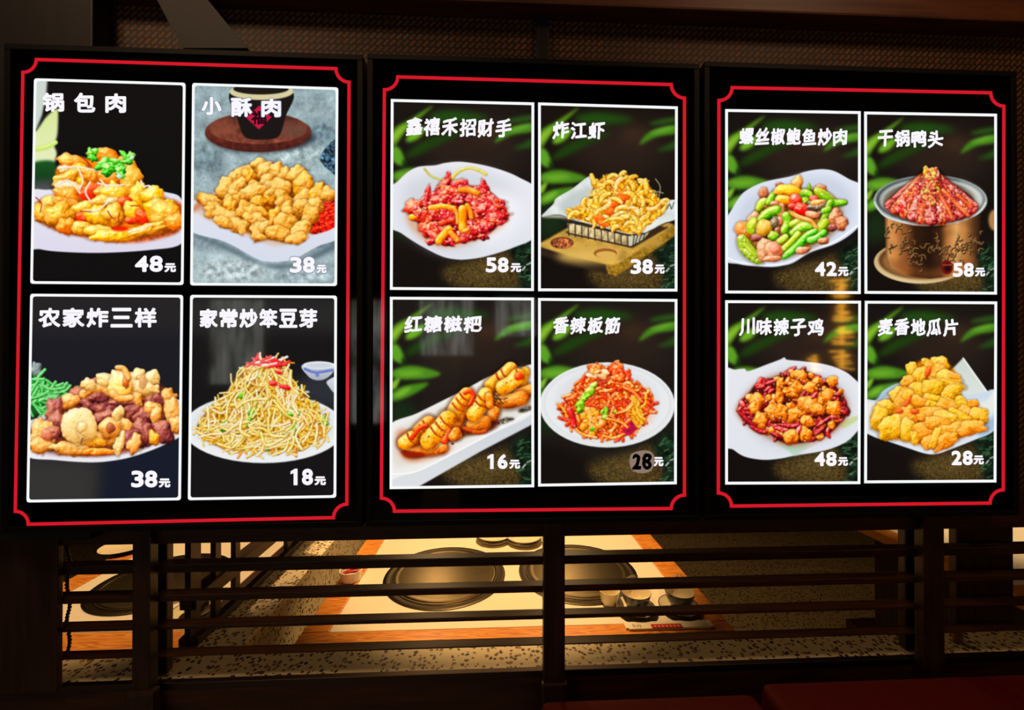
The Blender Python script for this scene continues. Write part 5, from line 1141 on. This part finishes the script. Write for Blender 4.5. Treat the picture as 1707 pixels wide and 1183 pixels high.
for i in range(7):
    x = X0 + .066 + i * .0092; mk.box(x, x + .0052, Y0 - .0085, Y0 - .0070, ZT + .0063, ZT + .0065).box(x + .0018, x + .0032, Y0 - .0105, Y0 - .0035, ZT + .0063, ZT + .0066)
mk.build('label_marks', M['pink_print'], lb)
mk = MB()
for i in range(5): mk.box(X0 + .018 + i * .004, X0 + .0195 + i * .004, Y0 - .009 + (i % 2) * .003, Y0 + .004 - (i % 3) * .003, ZT + .0057, ZT + .006)
mk.build('printed_sprig', M['bead'], sl)

# small cup of pink wrapped sweets left of the table
c = on_z(585, 966, ZT); cx, cy = float(c[0]), float(c[1])
rk = empty('ramekin', (cx, cy, ZT)); tag(rk, 'small white ramekin of pink red sticks on the left edge of the middle table', 'ramekin')
MB().lathe([(0, 0), (.024, 0), (.027, .002), (.031, .030), (.0285, .030), (.0245, .005), (0, .004)], (cx, cy, ZT), 44).build('body', M['white_china'], rk, True)
spots = [(-.008, -.006, .7), (.008, -.008, .35), (-.002, .008, -.2), (.010, .006, .9), (-.013, .004, .1)]
sw0 = None
for i, (dx, dy, a) in enumerate(spots):
    if sw0 is None:
        sw0 = empty('wrapped_stick', (0, 0, 0))
        MB().tube([(-.020, 0, 0), (-.012, 0, .001), (.012, 0, .001), (.020, 0, 0)], [.0030, .0042, .0042, .0030], 10).build('wrapper', M['pink_red'], sw0, True)
        o = sw0
    else:
        o = sw0.copy(); COL.objects.link(o)
        for ch in list(sw0.children): k = ch.copy(); COL.objects.link(k); k.parent = o
    o.location = (cx + dx * .45, cy + dy, ZT + .024 + i * .0022); o.rotation_euler = (0, .12 - .06 * i, a)
    tag(o, 'pink red wrapped stick in the white ramekin', 'wrapped stick', 'pink red sticks in the ramekin')

# stacked saucers at the back of the middle table
for (px, py, nm) in ((823, 903, 'left'), (874, 906, 'right')):
    c = on_z(px, py, ZT); x, y = float(c[0]), float(c[1]) + .012
    disc_plate('saucer', x, y, ZT, .060, f'lower saucer of the {nm} stack behind the two cookers', 'stacked saucers', 'saucer')
    disc_plate('saucer', x, y, ZT + .0105, .060, f'upper saucer of the {nm} stack behind the two cookers', 'stacked saucers', 'saucer')
c = on_z(195, 922, ZT); disc_plate('saucer', float(c[0]), float(c[1]) + .03, ZT, .07, 'dark rimmed saucer at the back of the left table', 'stacked saucers', 'saucer', rim=True)

# railing between the left and the middle table
rz = zy(1067, .883, 338)
xr0 = float(on_z(358, 1030, Zt)[0]) - .03
rail = empty('side_railing', (xw0 - .012, 1.5, Zt)); tag(rail, 'dark low railing of posts and two rails beside the middle table', 'railing')
x0, x1 = xw0 - .034, xw0 + .006
MB().box(x0, x1, .90, 2.9, Zt + .001, Zt + .016, .002).build('lower_rail', M['dark_wood_y'], rail)
MB().box(x0 + .002, x1 - .004, .90, 2.9, Zt + .075, Zt + .105, .002).build('upper_rail', M['dark_wood_y'], rail)
for px, w in ((320, 24), (358, 14), (391, 13), (478, 14)):
    r = ray(px, 1000); t = (x0 + x1) / 2 / r[0]; y = float(r[1] * t); wy = w / F * y * .5
    MB().box(x0 + .016, x1 - .012, y - wy, y + wy, Zt + .017, Zr + .05, .001).build('post', M['dark_wood_z'], rail)

# bead cord hanging behind the slats on the left
bx = xy(114, .838, 1000); zc0, zc1 = zy(1083, .838, 114), Zr + .02
cord = empty('bead_cord', (bx, .838, zc1)); tag(cord, 'dark wooden bead cord hanging behind the slats at far left', 'bead cord')
MB().tube([(bx, .838, zc0 - .004), (bx, .838, zc1)], .0008, 6).build('string', M['bead'], cord)
b0 = None; nb = 34
for i in range(nb):
    z = zc0 + (zc1 - zc0 - .03) * i / (nb - 1); dx = .003 * math.sin(i * .55)
    if b0 is None:
        m = MB(); r = .0033; m.lathe([(0, -r)] + [(r * math.cos(a), r * math.sin(a)) for a in np.linspace(-1.2, 1.2, 7)] + [(0, r)], (bx, .838, zc1), 14); b0 = m.build('bead', M['bead'], cord, True); o = b0
    else:
        o = b0.copy(); COL.objects.link(o); o.parent = cord
    o.location = (dx, 0, z - zc1)

# red bench backs in front of the partition
ZB = .80
def bench(x0, x1, y0, y1, label):
    r = empty('bench_back', ((x0 + x1) / 2, (y0 + y1) / 2, 0)); tag(r, label, 'bench', 'red padded benches in front of the partition')
    MB().box(x0, x1, y0, y1, .46, ZB, .018, 4).build('cushion', M['red_vinyl'], r, True)
    MB().box(x0 + .01, x1 - .01, y0 + .03, y1 - .005, .0, .459, .004).build('base', M['dark_wood'], r)
g0 = float(on_z(1262, 1150, ZB)[0]); yb = float(on_z(1100, 1150, ZB)[1])
bench(float(on_z(900, 1168, ZB)[0]), g0 - .008, .40, yb - .008, 'red padded bench back in front of the middle post')
bench(g0 + .016, 1.25, .40, yb + .014, 'red padded bench back in front of the right post')

# ------------------------------------------------------------------ the room behind the viewer, seen only as reflections
YV = 2 * YB - RY0 - .03                    # mirrored distance of the wall behind
M['daylight'], _N, _L, _P = new_mat('daylit street seen through the window')
_tc = _N.new('ShaderNodeTexCoord'); _mp = _N.new('ShaderNodeMapping'); _mp.inputs['Scale'].default_value = (9, 1, 1.2)
_nz = _N.new('ShaderNodeTexNoise'); _nz.inputs['Scale'].default_value = 2.2; _nz.inputs['Detail'].default_value = 5
_cr = _N.new('ShaderNodeValToRGB'); _cr.color_ramp.elements[0].position = .38; _cr.color_ramp.elements[1].position = .66
_cr.color_ramp.elements[0].color = rgba((70, 72, 60)); _cr.color_ramp.elements[1].color = rgba((225, 228, 220))
_L.new(_tc.outputs['Object'], _mp.inputs['Vector']); _L.new(_mp.outputs['Vector'], _nz.inputs['Vector']); _L.new(_nz.outputs['Fac'], _cr.inputs['Fac'])
_P.inputs['Base Color'].default_value = (.02, .02, .02, 1); _P.inputs['Roughness'].default_value = .2
_L.new(_cr.outputs['Color'], _P.inputs['Emission Color']); _P.inputs['Emission Strength'].default_value = 3.2
M['gold_lit'] = plain('backlit gold characters', (120, 80, 20), .4, emit=(255, 178, 50), es=16.0)
def mirrored(px, py, Y):                   # place on the wall whose reflection falls on a photo point
    v = on_y(px, py, Y); return float(v[0]), float(v[2])
wn = 0
for x0, y0, x1, y1 in ((56, 505, 128, 640), (350, 500, 440, 640), (585, 500, 640, 705), (700, 497, 790, 592), (826, 497, 893, 560)):
    a, b = mirrored(x0, y1, YV), mirrored(x1, y0, YV); wn += 1
    f = empty(f'window_{wn}', ((a[0] + b[0]) / 2, RY0 + .015, a[1])); struct(f)
    t = .03; m = MB()
    for q in ((a[0] - t, b[0] + t, b[1], b[1] + t), (a[0] - t, b[0] + t, a[1] - t, a[1]), (a[0] - t, a[0], a[1], b[1]), (b[0], b[0] + t, a[1], b[1])): m.box(q[0], q[1], RY0 + .001, RY0 + .05, q[2], q[3])
    m.build('window_frame', M['dark_wood_z'], f)
    MB().box(a[0], b[0], RY0 + .004, RY0 + .014, a[1], b[1]).build('pane', M['daylight'], f)

# white counter box under the window, and the gold character sign
YC = 3.0; a, b = mirrored(703, 637, YC), mirrored(765, 595, YC)
cb = empty('white_counter_box', ((a[0] + b[0]) / 2, 2 * YB - YC, 0)); tag(cb, 'white box counter under the window behind the viewer', 'counter')
MB().box(a[0], b[0], 2 * YB - YC - .3, 2 * YB - YC, 0, b[1], .01).build('body', M['white_china'], cb)
YG = 3.4
def sign(x0, y0, x1, y1, rows, seed, label):
    a, b = mirrored(x0, y1, YG), mirrored(x1, y0, YG); yy = 2 * YB - YG; q = random.Random(seed)
    s_ = empty('gold_sign', ((a[0] + b[0]) / 2, yy, a[1])); tag(s_, label, 'sign')
    MB().box(a[0] - .03, b[0] + .03, yy - .03, yy, a[1] - .03, b[1] + .03, .004).build('sign_board', M['dark_wood_z'], s_)
    w = b[0] - a[0]; hh = (b[1] - a[1]) / rows
    for r_ in range(rows):
        m = MB(); z0 = a[1] + hh * r_ + .1 * hh; h = hh * .8
        m.box(a[0] + w * .46, a[0] + w * .56, yy + .0005, yy + .012, z0, z0 + h)
        for k in range(6):
            zz = z0 + h * (k + .2) / 6; u0 = q.uniform(.02, .4); u1 = q.uniform(.6, .98); sl = q.uniform(-.12, .12) * h; t = h * q.uniform(.05, .09)
            m.prism([(a[0] + w * u0, zz), (a[0] + w * u1, zz + sl), (a[0] + w * u1, zz + sl + t), (a[0] + w * u0, zz + t * 1.4)], yy + .0005, yy + .012)
        m.build('gold_character', M['gold_lit'], s_)
    MB().box((a[0] + b[0]) / 2 - .03, (a[0] + b[0]) / 2 + .03, yy - .06, yy - .031, 0, a[1] + .02).build('stand', M['dark_wood_z'], s_)
sign(1382, 462, 1422, 618, 4, 2, 'tall dark sign with gold characters behind the viewer, mirrored in the right lightbox')
sign(1346, 588, 1368, 624, 1, 5, 'small dark sign with one gold character beside the tall one')
